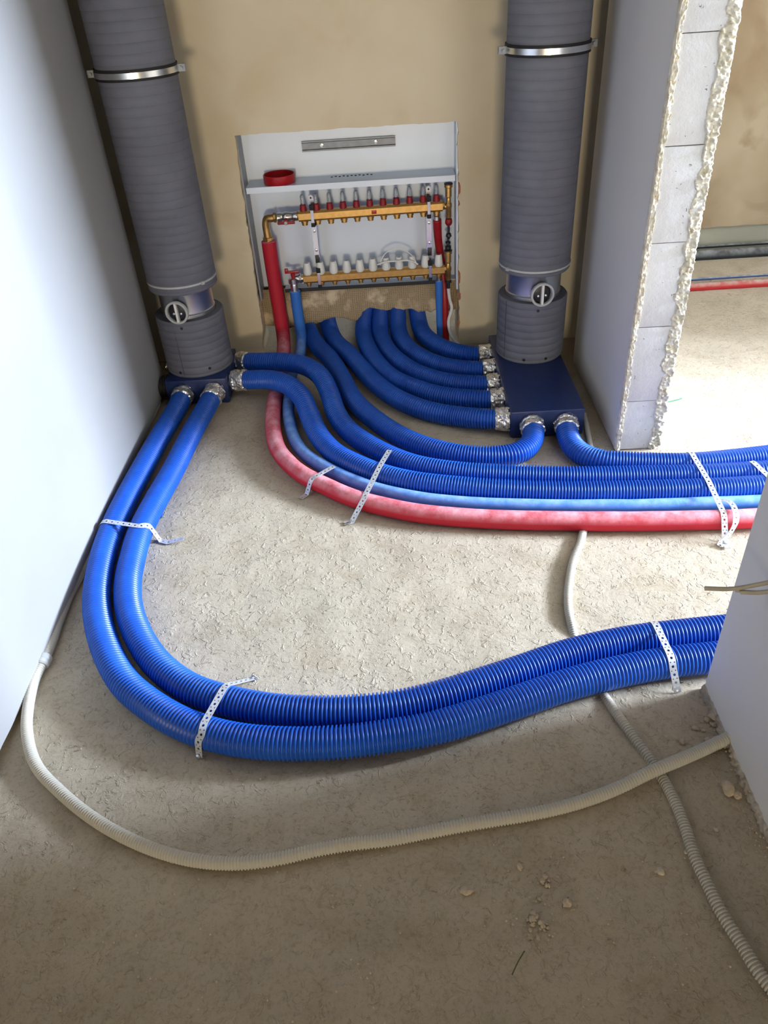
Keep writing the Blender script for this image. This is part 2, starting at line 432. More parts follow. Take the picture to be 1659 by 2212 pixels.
# broken brick showing in the right reveal of the opening
for (z, h, s) in ((0.655, 0.045, 0.010), (0.60, 0.02, 0.006), (0.30, 0.06, 0.009), (0.22, 0.035, 0.012), (0.10, 0.03, 0.008)):
    n = 7; v = [(NX1 + 0.004, YB - 0.0015, z)]
    for k in range(n + 1):
        a = -math.pi / 2 + math.pi * k / n
        v.append((NX1 + 0.001 + s * math.cos(a) * (1 + 0.4 * random.random()), YB - 0.0015, z + h / 2 * math.sin(a) * (1 + 0.2 * random.random())))
    v2 = [(x, y + 0.004, zz) for x, y, zz in v]; m_ = len(v)
    f = [(0, k, k + 1) for k in range(1, m_ - 1)] + [(m_, m_ + k + 1, m_ + k) for k in range(1, m_ - 1)] + [(k, m_ + k, m_ + k + 1, k + 1) for k in range(1, m_ - 1)]
    link('brick_chip', v, f, 'brick', wb, False)
    o = C.objects[-1]
# infill of the opening under the cabinet: mesh-reinforced plaster with ragged lower edge, pipes pass beneath it
def infill():
    bl = [(-0.60, 0.11), (-0.52, 0.10), (-0.46, 0.085), (-0.40, 0.10), (-0.37, 0.108), (-0.33, 0.10), (-0.30, 0.115), (-0.255, 0.125), (-0.215, 0.118), (-0.175, 0.10), (-0.15, 0.108), (-0.13, 0.14), (-0.10, 0.158),
          (-0.06, 0.150), (-0.02, 0.140), (0.01, 0.152), (0.05, 0.140), (0.08, 0.145), (0.115, 0.125), (0.15, 0.13), (0.17, 0.12), (0.20, 0.135), (0.24, 0.12), (0.30, 0.13)]
    xs_ = np.linspace(-0.60, 0.30, 110); zb = np.interp(xs_, [p[0] for p in bl], [p[1] for p in bl])
    v = []; f = []; nz = 16
    for i, x in enumerate(xs_):
        b = zb[i] + 0.005 * noise.noise(Vector((x * 90, 0, 0)))
        for j in range(nz):
            z = b + (0.268 - b) * j / (nz - 1)
            y = 3.225 - 0.006 * noise.noise(Vector((x * 16, z * 16, 3))) - 0.004 * noise.noise(Vector((x * 50, z * 50, 7)))
            v.append((x, y, z))
    for i in range(len(xs_) - 1):
        for j in range(nz - 1): f.append((i * nz + j, (i + 1) * nz + j, (i + 1) * nz + j + 1, i * nz + j + 1))
    m_ = len(v); v2 = [(x, y + 0.035, z) for x, y, z in v]; v += v2
    f += [tuple(q + m_ for q in reversed(t)) for t in f[:]]
    for i in range(len(xs_) - 1): f.append((i * nz, i * nz + m_, (i + 1) * nz + m_, (i + 1) * nz))
    return v, f
v, f = infill(); struct(link('wall_back_infill', v, f, 'mesh'))
# far side of the opening: the room behind
struct(G().box((-1.2, 4.35, 0), (0.75, 4.45, 3.8)).build('wall_behind', 'wall_white', smooth=False))

# right partition of the alcove, its end face is the jamb of the doorway
WX0, WX1, YJ = 0.741, 0.895, 2.22
wr = struct(G().box((WX0 + 0.001, YJ + 0.012, 0), (WX1, 2.915, 3.8)).box((0.86, 2.915, 0), (WX1, 4.35, 3.8)).build('wall_right', 'wall_grey', smooth=False))
# added dark slots in both rear corners, standing in for the ducts' shade
struct(G().box((0.83, 2.915, 0), (0.86, YB + 0.01, 3.8)).box((WX0 + 0.001, 2.915, 0), (0.83, 2.918, 3.8)).build('wall_right_shade_slot', 'duct_shade', smooth=False))
struct(G().box((-1.08, 2.83, 0), (-1.074, YB + 0.01, 3.8)).box((-1.074, 2.8305, 0), (-0.985, 2.834, 3.8)).build('wall_left_shade_slot', 'duct_shade', smooth=False))
bg = G(); zz = 0.0
for k, z1 in enumerate((0.187, 0.445, 0.703, 0.961, 1.221, 1.48, 1.74, 2.0, 2.26, 2.52, 2.8, 3.8)):
    bg.box((WX0 + 0.006, YJ - 0.002 * (k % 2), zz + 0.0012), (WX1 - 0.010, YJ + 0.05, z1 - 0.0012), 0.0012); zz = z1
bg.build('block_courses', 'block', wr, True, 30)
def crust(name, xa, xb, inner, amp, seed, proud):
    nz = 620; nxx = 12; v = []; f = []
    for j in range(nz):
        z = 1.75 * j / (nz - 1)
        e = amp * noise.noise(Vector((z * 7, seed, 0))) + amp * 0.6 * noise.noise(Vector((z * 27, seed, 3))) + 0.0025 * noise.noise(Vector((z * 110, seed, 3)))
        xi = inner + e
        for i in range(nxx):
            t = i / (nxx - 1)
            x = xa + (xi - xa) * t
            y = YJ - proud * (0.45 + 0.6 * noise.noise(Vector((x * 60, z * 45, seed))) + 0.7 * noise.noise(Vector((x * 150, z * 110, seed))) + 0.5 * noise.noise(Vector((x * 330, z * 260, seed))))
            if i == nxx - 1: y = YJ + 0.006
            if i == 0: y = YJ + 0.016
            v.append((x, y, z))
    for j in range(nz - 1):
        for i in range(nxx - 1): f.append((j * nxx + i, j * nxx + i + 1, (j + 1) * nxx + i + 1, (j + 1) * nxx + i))
    link(name, v, f, 'crust', wr, True)
crust('plaster_edge', WX0 - 0.001, None, WX0 + 0.017, 0.007, 11.0, 0.008)
crust('plaster_edge', WX1, None, WX1 - 0.043, 0.022, 23.0, 0.012)
# near partition on the other side of the doorway, and the lintel over it
wn = struct(G().box((0.684, -5.6, 0), (0.83, 1.174, 3.8)).build('wall_right_near', 'wall_grey', smooth=False))
v = []; f = []; nyy = 420; nzz = 9
for j in range(nyy):      # ragged plaster squeezed out along the foot of this wall
    y = 0.15 + (1.178 - 0.15) * j / (nyy - 1)
    hh = 0.016 + 0.012 * noise.noise(Vector((y * 16, 3, 8))) + 0.006 * noise.noise(Vector((y * 70, 3, 8)))
    for i in range(nzz):
        t_ = i / (nzz - 1)
        x = 0.684 - (0.010 * (1 - t_) ** 0.7) * (0.7 + 0.9 * noise.noise(Vector((y * 60, t_ * 3, 5))) + 0.5 * noise.noise(Vector((y * 170, t_ * 6, 5))))
        v.append((x + (0.004 if i == nzz - 1 else 0), y, -0.004 + (hh + 0.004) * t_))
for j in range(nyy - 1):
    for i in range(nzz - 1): f.append((j * nzz + i, j * nzz + i + 1, (j + 1) * nzz + i + 1, (j + 1) * nzz + i))
link('plaster_edge', v, f, 'crustlow', wn, True)
struct(G().box((0.70, 1.174, 2.12), (0.86, YJ + 0.02, 3.8)).build('wall_lintel', 'wall_grey', smooth=False))
struct(G().box((-1.2, -5.7, 0), (8.3, -5.6, 3.8)).build('wall_rear', 'wall_grey', smooth=False))
struct(G().box((-0.985, -5.6, 3.0), (0.69, YB + 0.02, 3.1)).build('ceiling', 'ceil', smooth=False))
struct(G().box((-1.2, -5.6, 3.8), (8.3, 4.5, 3.9)).build('ceiling', 'ceil', smooth=False))
# neighbouring room seen through the doorway
YF = 4.06
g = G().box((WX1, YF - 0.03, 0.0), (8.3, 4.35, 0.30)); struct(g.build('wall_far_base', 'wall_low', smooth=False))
xs_ = np.linspace(WX1, 8.3, 520); v = []; f = []
for i, x in enumerate(xs_):
    b = 0.165 + 0.006 * noise.noise(Vector((x * 9, 0, 1))) + 0.012 * max(0, noise.noise(Vector((x * 22, 0, 4))))
    v += [(x, YF - 0.048, b), (x, YF - 0.03, b - 0.004), (x, YF - 0.042, 3.8), (x, YF, 3.8)]
for i in range(len(xs_) - 1):
    a = 4 * i; b = a + 4; f += [(a, b, b + 2, a + 2), (a, a + 1, b + 1, b), (a + 2, b + 2, b + 3, a + 3), (a + 1, a + 3, b + 3, b + 1)]
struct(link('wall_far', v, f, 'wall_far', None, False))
g = G()      # wall with the window that lights the scene; unseen stub added for shade
for lo, hi in (((8.15, -5.6, 0), (8.3, 0.8, 3.8)), ((2.95, 2.62, 0), (3.1, 4.3, 3.8)), ((8.15, 3.2, 0), (8.3, 4.35, 3.8)), ((8.15, 0.8, 0), (8.3, 3.2, 2.4)), ((8.15, 0.8, 3.6), (8.3, 3.2, 3.8))): g.box(lo, hi)
struct(g.build('wall_window_side_and_shade_stub', 'wall_white', smooth=False))
struct(G().box((WX1, 3.66, 0.0), (2.94, YF - 0.03, 0.03), 0.006).build('trim_1', 'floor', smooth=True))
M['old_red'] = dusty('dust_covered_red', (0.42, 0.03, 0.03), (0.50, 0.36, 0.30), 0.8, 1.3)
M['old_blue'] = dusty('dust_covered_blue', (0.05, 0.09, 0.22), (0.42, 0.40, 0.36), 0.8, 1.3)
g = G(); g.tube([(WX1 + 0.005, 3.60, 0.012), (2.0, 3.607, 0.012), (2.9, 3.60, 0.012)], 0.020, 14)
tag(g.build('red_floor_pipe', 'old_red'), 'dusty red pipe along the wall base of the neighbouring room', 'pipe')
g = G(); g.tube([(WX1 + 0.005, 3.655, 0.030), (2.0, 3.665, 0.030), (2.9, 3.655, 0.030)], 0.007, 10)
tag(g.build('thin_blue_pipe', 'old_blue'), 'thin blue pipe just behind the dusty red pipe in the neighbouring room', 'pipe')
g = G(); g.tube([(WX1 + 0.005, 3.945, 0.036), (2.0, 3.95, 0.037), (2.9, 3.945, 0.036)], 0.034, 16)
M['darkpipe'] = dusty('black_pipe_with_dust', (0.015, 0.018, 0.018), (0.36, 0.36, 0.36), 0.6, 0.95)
tag(g.build('black_pipe', 'darkpipe'), 'thick black dusty pipe behind the ledge in the neighbouring room', 'pipe')
g = G(); g.tube([(WX1 + 0.005, 3.985, 0.074), (2.0, 3.987, 0.076), (2.9, 3.985, 0.074)], 0.008, 10)
tag(g.build('black_cable', 'darkpipe'), 'thin dark cable above the black pipe in the neighbouring room', 'cable')

# ------------------------------------------------------------------ hoses
HR, HZ = 0.0378, 0.036
def path(px): return [P(*p) if len(p) == 3 else np.array(p[:3]) for p in px]
def px_path(pts, z=HZ): return [P(p[0], p[1], p[2] if len(p) > 2 else z) for p in pts]
def foil_geo(a, b, r, seed):
    a = np.array(a, float); b = np.array(b, float); L = np.linalg.norm(b - a); ax = Vector((b - a) / L)
    t = ax.orthogonal().normalized(); bb = ax.cross(t); nr = 12; n = 34; v = []; f = []
    for i in range(nr):
        h = L * i / (nr - 1)
        for k in range(n):
            an = 2 * math.pi * k / n
            d = Vector((math.cos(an) * 3.6, math.sin(an) * 3.2, h * 40 + seed * 7))
            rr = r * (1 + 0.07 * noise.noise(d) + 0.13 * noise.noise(Vector((math.cos(an) * 12, math.sin(an) * 12, h * 60 + seed)))
                      + (0.05 if i in (1, 2, 3) else 0)) - (0.004 if i in (0, nr - 1) else 0)
            v.append((Vector(a) + ax * h + (t * math.cos(an) + bb * math.sin(an)) * rr)[:])
    for i in range(nr - 1):
        for k in range(n):
            k2 = (k + 1) % n; f.append((i * n + k, i * n + k2, (i + 1) * n + k2, (i + 1) * n + k))
    f += [tuple(range(n))[::-1], tuple((nr - 1) * n + k for k in range(n))]
    return v, f
def hose(label, pts, group, foil=0.055, it=8, seed=1.0):
    v, f, c = corrugated(pts, HR, 0.0055, 0.0097, 28, it)
    t = thing('corrugated_air_hose', label, 'hose', (pts[0][0], pts[0][1], 0), group)
    link('ribbed_tube', v, f, 'hose', t, True)
    HOSES.append((c, HR))
    if foil > 0:
        d = np.linalg.norm(c - c[0], axis=1); k = int(np.argmax(d > foil))
        fv, ff = foil_geo(c[0], c[k], HR + 0.0035, seed)
        link('foil_tape', fv, ff, 'foil', t, False)['label'] = 'crinkled silver foil tape sealing the hose end'
    return t
BZ = 0.052
RBX, RBY0 = 0.397, 2.335           # right box: left face, front face
LB = dict(x0=-0.912, x1=-0.668, y0=2.722, y1=3.0)

# the two long hoses that leave the left box towards the camera and turn out through the doorway
outer = [(400, 842, BZ), (383, 880, 0.045), (352, 933), (320, 990), (273, 1078), (242, 1144), (222, 1203), (209, 1280), (213, 1345), (236, 1418), (270, 1476), (310, 1512), (373, 1553), (438, 1580),
         (520, 1599), (630, 1607), (740, 1603), (829, 1592), (929, 1575), (1029, 1546), (1129, 1512), (1229, 1478), (1359, 1446), (1463, 1428), (1540, 1420), (1720, 1398)]
inner = [(466, 842, BZ), (446, 880, 0.045), (415, 935), (372, 1020), (335, 1085), (305, 1144), (287, 1203), (276, 1262), (281, 1325), (312, 1397), (352, 1446), (412, 1488), (482, 1512),
         (575, 1531), (685, 1538), (829, 1530), (929, 1510), (1029, 1480), (1129, 1447), (1229, 1413), (1359, 1384), (1463, 1371), (1546, 1362), (1720, 1346)]
hose('outer of the two blue corrugated hoses looping from the left box past the camera', px_path(outer), 'long hoses looping from the left box', 0.075, 8, 1.0)
hose('inner of the two blue corrugated hoses looping from the left box past the camera', px_path(inner), 'long hoses looping from the left box', 0.075, 8, 2.0)
# two hoses from the right side of the left box, snaking to the doorway
row3 = [(507, 822, 0.062), (550, 820, 0.082), (590, 821, 0.098), (625, 833, 0.10), (652, 858, 0.085), (668, 895, 0.055), (688, 940, 0.040), (723, 979), (762, 1001), (813, 1022), (885, 1041), (994, 1054), (1102, 1061), (1230, 1064), (1359, 1063), (1540, 1058), (1639, 1052), (1760, 1044)]
row2 = [(518, 782, 0.062), (560, 782, 0.085), (614, 782, 0.098), (658, 790, 0.10), (692, 812, 0.095), (712, 850, 0.07), (726, 893, 0.050), (750, 928, 0.038), (793, 960), (849, 989), (904, 1008), (994, 1022), (1102, 1028), (1230, 1032), (1359, 1031), (1504, 1028), (1630, 1021), (1760, 1012)]
hose('blue corrugated hose from lower foil collar of left box, beside the light blue pipe', px_path(row3), 'hoses snaking from the left box to the doorway', 0.062, 8, 3.8)
hose('blue corrugated hose from upper foil collar of left box, middle hose in the doorway', px_path(row2), 'hoses snaking from the left box to the doorway', 0.055, 8, 4.0)
row1 = [(1223, 914, BZ), (1226, 938, 0.045), (1236, 962), (1262, 984), (1300, 996), (1359, 1000), (1430, 1003), (1504, 1002), (1580, 995), (1659, 986), (1760, 972)]
hose('blue corrugated hose from right front collar of right box, rearmost in the doorway', px_path(row1), None, 0.042, 5, 5.0)
def ext(pts, x, z=0.05): return pts + [np.array([x, 3.45, z]), np.array([x - 0.01, 3.75, z])]
A = [(1149, 917, BZ), (1153, 938, 0.047), (1143, 963), (1110, 982), (1056, 987), (990, 983), (925, 968), (865, 943), (805, 903), (765, 865), (735, 810, 0.04), (713, 775, 0.045), (685, 745, 0.05)]
hose('blue corrugated hose curving from left front collar of right box back to the cabinet opening', ext(px_path(A), -0.42), None, 0.042, 6, 6.0)
fan = [
 ([(1100, 905, BZ), (1050, 905, 0.05), (985, 899), (925, 888), (865, 865), (820, 835), (785, 800), (755, 765, 0.045), (725, 738, 0.05)], -0.31, 'frontmost of five dark hoses left of the right box'),
 ([(1093, 862, BZ), (1045, 864, 0.05), (960, 857), (905, 842), (850, 818), (815, 785, 0.045), (792, 745, 0.05), (785, 715, 0.05)], -0.125, 'second from front of five dark hoses left of the right box'),
 ([(1087, 829, BZ), (1040, 832, 0.05), (965, 826), (905, 808), (860, 780, 0.045), (832, 748, 0.05), (822, 718, 0.055)], -0.055, 'middle of five dark hoses left of the right box'),
 ([(1079, 797, BZ), (1030, 800, 0.05), (965, 793), (915, 775, 0.045), (880, 750, 0.05), (863, 722, 0.055)], 0.025, 'second from rear of five dark hoses left of the right box'),
 ([(1070, 765, BZ), (1025, 767, 0.05), (980, 760, 0.05), (943, 745, 0.05), (915, 722, 0.055)], 0.115, 'rearmost of five dark hoses left of the right box'),
]
for k, (p, xe, lb) in enumerate(fan):
    q = px_path(p); q[0][0] = RBX + 0.008; q[0][2] = BZ; hose('blue hose, ' + lb, ext(q, xe), 'hoses fanning from the right box', 0.055, 6, 7.0 + k)

# ------------------------------------------------------------------ insulated red and blue water pipes
def soft_pipe(name, label, pts, r, mat, n=22, it=5, wob=0.0012, rib=0.0):
    v, f, c = sweep(pts, lambda s: r + wob * noise.noise(Vector((s * 9, r * 100, 0))) + rib * (1 if int(s / 0.003) % 2 else 0), 0.003, n, True, True, None, it)
    HOSES.append((c, r)); o = link(name, v, f, mat, None, True); tag(o, label, 'pipe'); return o
rx = W(577, 500, 3.185)[0]; bx = W(636, 620, 3.17)[0]
redp = [np.array([rx, 3.185, 0.485]), np.array([rx, 3.185, 0.34]), np.array([rx + 0.004, 3.18, 0.18]), np.array([rx + 0.008, 3.16, 0.07]), np.array([rx + 0.01, 3.08, 0.032])]
R0 = 0.0295
redf = [(602, 800), (597, 849), (590, 890), (590, 930), (601, 972), (628, 1005), (661, 1030), (703, 1050), (744, 1069), (785, 1083), (847, 1098), (900, 1108), (1000, 1118), (1100, 1123), (1200, 1125), (1359, 1126), (1540, 1123), (1621, 1120), (1760, 1110)]
soft_pipe('red_insulated_pipe', 'red foam insulated pipe from manifold cabinet, along the doorway hoses', redp + [P(x, y, 0.028) for x, y in redf], R0, 'red_foam', rib=0.0004)
R1 = 0.0225
blup = [np.array([bx, 3.17, 0.275]), np.array([bx, 3.17, 0.17]), np.array([bx + 0.004, 3.15, 0.06]), np.array([bx + 0.0, 3.07, 0.028])]
bluf = [(628, 815), (625, 849), (623, 890), (628, 926), (640, 957), (661, 983), (690, 1003), (734, 1026), (775, 1044), (826, 1060), (900, 1076), (1000, 1087), (1100, 1092), (1200, 1094), (1359, 1094), (1504, 1090), (1630, 1085), (1760, 1078)]
soft_pipe('light_blue_insulated_pipe', 'light blue foam insulated pipe running beside the red pipe', blup + [P(x, y, 0.022) for x, y in bluf], R1, 'blue_foam', rib=0.0004)

# ------------------------------------------------------------------ grey cable conduits
def conduit(label, pts, r, joint=None):
    v, f, c = corrugated(pts, r, 0.0024, 0.0063, 16, 4)
    t = thing('grey_cable_conduit', label, 'conduit', (pts[0][0], pts[0][1], 0))
    link('ribbed_tube', v, f, 'conduit', t, True); HOSES.append((c, r))
    return t, c
g1 = [(341, 868), (335, 885), (309, 934), (282, 988), (256, 1055), (228, 1130), (206, 1186), (176, 1236), (150, 1285), (126, 1344), (109, 1394), (94, 1429), (76, 1463), (61, 1526), (58, 1581), (77, 1652), (126, 1707), (192, 1762),
      (263, 1805), (340, 1838), (427, 1860), (520, 1865), (603, 1855), (685, 1836), (767, 1822), (830, 1816), (929, 1797), (1029, 1778), (1129, 1762), (1229, 1740), (1329, 1705), (1404, 1668, 0.022), (1440, 1653, 0.024), (1479, 1637, 0.018), (1529, 1615), (1585, 1588), (1640, 1562)]
t, c = conduit('grey ribbed conduit looping along the left wall and across the foreground', [P(p[0], p[1], p[2] if len(p) > 2 else 0.0115) for p in g1], 0.0135)
k = int(np.argmin(np.linalg.norm(c - P(94, 1429, 0.0115), axis=1))); d_ = _u(c[k + 3] - c[k - 3])
G().lathe([(0.0145, -0.017), (0.0185, -0.014), (0.0185, -0.004), (0.0165, 0.0), (0.0185, 0.004), (0.0185, 0.012), (0.0145, 0.016)], c[k], d_, 20).build('coupling', 'grey_pl', t)
g2 = [(1264, 1132, -0.010), (1261, 1144, 0.001), (1253, 1175), (1239, 1208), (1231, 1249), (1227, 1290), (1230, 1330), (1235, 1350, 0.004), (1243, 1385, -0.010), (1260, 1430, -0.013), (1284, 1472, -0.012), (1300, 1497, -0.008), (1311, 1512, 0.002), (1334, 1545), (1374, 1600), (1409, 1645, 0.004), (1439, 1695, 0.004), (1464, 1745), (1484, 1800), (1504, 1860), (1529, 1910), (1549, 1955),
      (1579, 2005), (1609, 2050), (1634, 2095), (1670, 2140), (1740, 2230)]
conduit('grey ribbed conduit from under the red pipe, crossing beneath the other conduit to lower right', [P(p[0], p[1], p[2] if len(p) > 2 else 0.0075 + 0.004 * max(0, (p[1] - 1700) / 400)) for p in g2], 0.0115)
conduit('short pale conduit stub beside the right box at the alcove wall', [P(1262, 895, 0.012), P(1268, 925, 0.010), P(1275, 960, 0.010), P(1281, 985, 0.009)], 0.009)

# ------------------------------------------------------------------ perforated straps draped over the hoses
def surf_h(x, y):
    h = 0.0
    for c, r in HOSES:
        d2 = (c[:, 0] - x) ** 2 + (c[:, 1] - y) ** 2; i = int(np.argmin(d2 + 0.0 * c[:, 2])); d = math.sqrt(d2[i])
        near = d2 < r * r
        if near.any():
            zz_ = (c[:, 2] + np.sqrt(np.maximum(0, r * r - d2)))[near]
            zz_ = zz_[zz_ < 0.2]
            if len(zz_): h = max(h, zz_.max())
    return h
def ribbon(centre, wdir, width, uv0=0.0, thick=0.0009):
    c = np.array(centre); seg = np.r_[0, np.cumsum(np.linalg.norm(np.diff(c, axis=0), axis=1))]
    ss = np.arange(0, seg[-1], 0.0022); cc = np.stack([np.interp(ss, seg, c[:, k]) for k in range(3)], 1)
    for _ in range(3): cc[1:-1] = 0.25 * cc[:-2] + 0.5 * cc[1:-1] + 0.25 * cc[2:]
    t = np.gradient(cc, axis=0); t /= np.linalg.norm(t, axis=1)[:, None] + 1e-9
    wd = np.array(wdir, float) if np.ndim(wdir) == 2 else np.tile(np.array(wdir, float), (len(cc), 1))
    if len(wd) != len(cc): wd = np.stack([np.interp(np.linspace(0, 1, len(cc)), np.linspace(0, 1, len(wd)), wd[:, k]) for k in range(3)], 1)
    wd = wd - t * (wd * t).sum(1)[:, None]; wd /= np.linalg.norm(wd, axis=1)[:, None]
    nn = np.cross(t, wd); nn[nn[:, 2] < 0] *= -1
    V = []; UV = []; Fs = []
    for i in range(len(cc)):
        for s, d in ((-1, 0), (1, 0), (1, 1), (-1, 1)):
            V.append(cc[i] + wd[i] * s * width / 2 + nn[i] * d * thick); UV.append((ss[i] + uv0, s * width / 2))
    for i in range(len(cc) - 1):
        a = 4 * i; b = a + 4
        for k in range(4):
            k2 = (k + 1) % 4; Fs.append((a + k, a + k2, b + k2, b + k))
    Fs += [(0, 1, 2, 3), (4 * (len(cc) - 1) + 3, 4 * (len(cc) - 1) + 2, 4 * (len(cc) - 1) + 1, 4 * (len(cc) - 1))]
    return V, Fs, UV
SW = 0.0175
def strap(label, plan, tail=None, screw=None, head=None, width=SW):
    plan = [np.array(p, float)[:2] for p in plan]
    pl = np.array(plan); seg = np.r_[0, np.cumsum(np.linalg.norm(np.diff(pl, axis=0), axis=1))]
    s = np.linspace(0, seg[-1], 160); x = np.interp(s, seg, pl[:, 0]); y = np.interp(s, seg, pl[:, 1])
    h = np.array([surf_h(a, b) for a, b in zip(x, y)]) + 0.0008
    h[0] = max(0.001, h[0] if surf_h(x[0], y[0]) > 0 else 0.001); h[-1] = 0.001 if surf_h(x[-1], y[-1]) == 0 else h[-1]
    hull = []
    for i in range(len(s)):
        while len(hull) >= 2:
            a, b = hull[-2], hull[-1]
            if (s[b] - s[a]) * (h[i] - h[a]) - (h[b] - h[a]) * (s[i] - s[a]) >= 0: hull.pop()
            else: break
        hull.append(i)
    pts = [(x[i], y[i], h[i]) for i in hull]
    if head is not None: pts = head + pts
    if tail is not None: pts = pts + tail
    d = np.array(pts[-1]) - np.array(pts[0]); wd = np.cross([d[0], d[1], 0], [0, 0, 1.0]); wd /= np.linalg.norm(wd)
    V, Fs, UV = ribbon(pts, wd, width)
    t = thing('perforated_strap', label, 'strap', (x[-1], y[-1], 0), 'perforated fixing straps')
    link('steel_strip', V, Fs, 'strap', t, False, UV)
    for sp in (screw or []):
        G().lathe([(0.0035, 0), (0.0068, 0.001), (0.0062, 0.004), (0.0030, 0.0055)], sp, (0, 0, 1), 14).build('screw', 'galv', t)
    return t
def f2(px, py, z=0.0): return P(px, py, z)
e0 = f2(842, 979, 0.06); e1 = f2(760, 1128)
strap('perforated steel strap over four pipes left of centre, where they straighten', [e0, f2(797, 1050, 0.07), f2(772, 1095, 0.06), e1], [tuple(f2(742, 1131, 0.002))], [f2(754, 1131, 0.002)])
strap('short perforated strap over only the red pipe, left of the longer strap', [f2(722, 1007, 0.045), f2(690, 1027, 0.055), f2(663, 1068, 0.0)], [tuple(f2(650, 1077, 0.001))])
strap('perforated steel strap over all five pipes at the doorway', [f2(1484, 973, 0.06), f2(1532, 1045, 0.07), f2(1560, 1100, 0.06), f2(1566, 1168)], [tuple(f2(1572, 1184, 0.003))], [f2(1567, 1172, 0.003)])
V = [f2(1553, 1080, 0.055), f2(1574, 1083, 0.062), f2(1588, 1102, 0.066), f2(1589, 1128, 0.056), f2(1578, 1150, 0.03), f2(1560, 1170, 0.006), f2(1555, 1180, 0.003)]
vv_, ff_, uu_ = ribbon(catmull(V, 8), (1.0, 0.35, 0.0), SW)
t = thing('perforated_strap', 'looped loose end of perforated strap on the red pipe at the doorway', 'strap', f2(1570, 1170), 'perforated fixing straps')
link('steel_strip', vv_, ff_, 'strap', t, False, uu_)
strap('perforated steel strap over the two looping hoses near the left wall', [f2(216, 1150, 0.02), f2(262, 1133, 0.075), f2(300, 1134, 0.078), f2(338, 1152, 0.02), f2(346, 1168)], [tuple(f2(362, 1172, 0.001)), tuple(f2(398, 1163, 0.010))])
strap('perforated steel strap over the looping hoses at the lower bend', [f2(548, 1466), f2(497, 1478, 0.06), f2(450, 1540, 0.075), f2(436, 1590, 0.06), f2(431, 1636)], None, [f2(430, 1633, 0.003)], [tuple(f2(552, 1461, 0.014))])
strap('perforated steel strap over the looping hoses beside the near wall corner', [f2(1405, 1345, 0.05), f2(1436, 1392, 0.073), f2(1461, 1440, 0.073), f2(1464, 1497)], None, None)
strap('perforated strap cut off by the near wall, on the doorway hoses', [f2(1622, 998, 0.07), f2(1645, 1010, 0.075), f2(1675, 1050, 0.072)])
G_ = G().lathe([(0.002, 0), (0.007, 0.001), (0.006, 0.004), (0.002, 0.006)], f2(352, 1115, 0.0), (0.2, 0, 1), 12).build('screw', 'galv'); tag(G_, 'small loose screw head on the floor right of the looping hoses', 'screw')

# ------------------------------------------------------------------ distribution boxes
def dist_box(label, x0, x1, y0, y1, h, collars):
    t = thing('air_distribution_box', label, 'box', ((x0 + x1) / 2, (y0 + y1) / 2, 0))
    G().box((x0, y0, 0.001), (x1, y1, h), 0.006).build('body', 'box', t)
    for (p, ax) in collars:
        G().lathe([(0.034, -0.004), (0.043, -0.002), (0.043, 0.003), (0.0385, 0.005), (0.0375, 0.012), (0.034, 0.012)], p, ax, 28).build('collar', 'box', t)
    return t
rc = [((RBX, P(x_, y_, BZ)[1], BZ), (-1, 0, 0)) for x_, y_ in ((1100, 905), (1093, 862), (1087, 829), (1079, 797), (1070, 765))]
rc += [((P(1149, 917, BZ)[0], RBY0, BZ), (0, -1, 0)), ((P(1223, 914, BZ)[0], RBY0, BZ), (0, -1, 0))]
dist_box('large flat navy steel air distribution box under the right grey duct', RBX, 0.655, RBY0, 2.99, 0.104, rc)
lc = [((P(400, 842, BZ)[0] - 0.004, LB['y0'], BZ), (-0.2, -1, 0)), ((P(466, 842, BZ)[0] - 0.004, LB['y0'], BZ), (-0.15, -1, 0)), ((LB['x1'], P(507, 822, 0.062)[1], 0.06), (1, 0, 0)), ((LB['x1'], P(518, 782, 0.062)[1], 0.06), (1, 0, 0))]
lb = dist_box('small navy steel air distribution box under the left grey duct', LB['x0'], LB['x1'], LB['y0'], LB['y1'], 0.106, lc)
g = G()
for k in range(5): g.lathe([(0.040, 0), (0.047 - 0.001 * k, 0.001), (0.047 - 0.001 * k, 0.0035), (0.040, 0.005)], (-0.912 - 0.0062 * k, 2.775, 0.062), (-1, 0, 0.12), 28)
g.build('end_cap', 'blackp', lb)['label'] = 'black ribbed plug on the unused outlet'
fv, ff = foil_geo((-0.913, 2.90, 0.085), (-0.943, 2.90, 0.10), 0.030, 31.0); link('foil_tape', fv, ff, 'foil', lb, False)['label'] = 'crumpled foil tape'

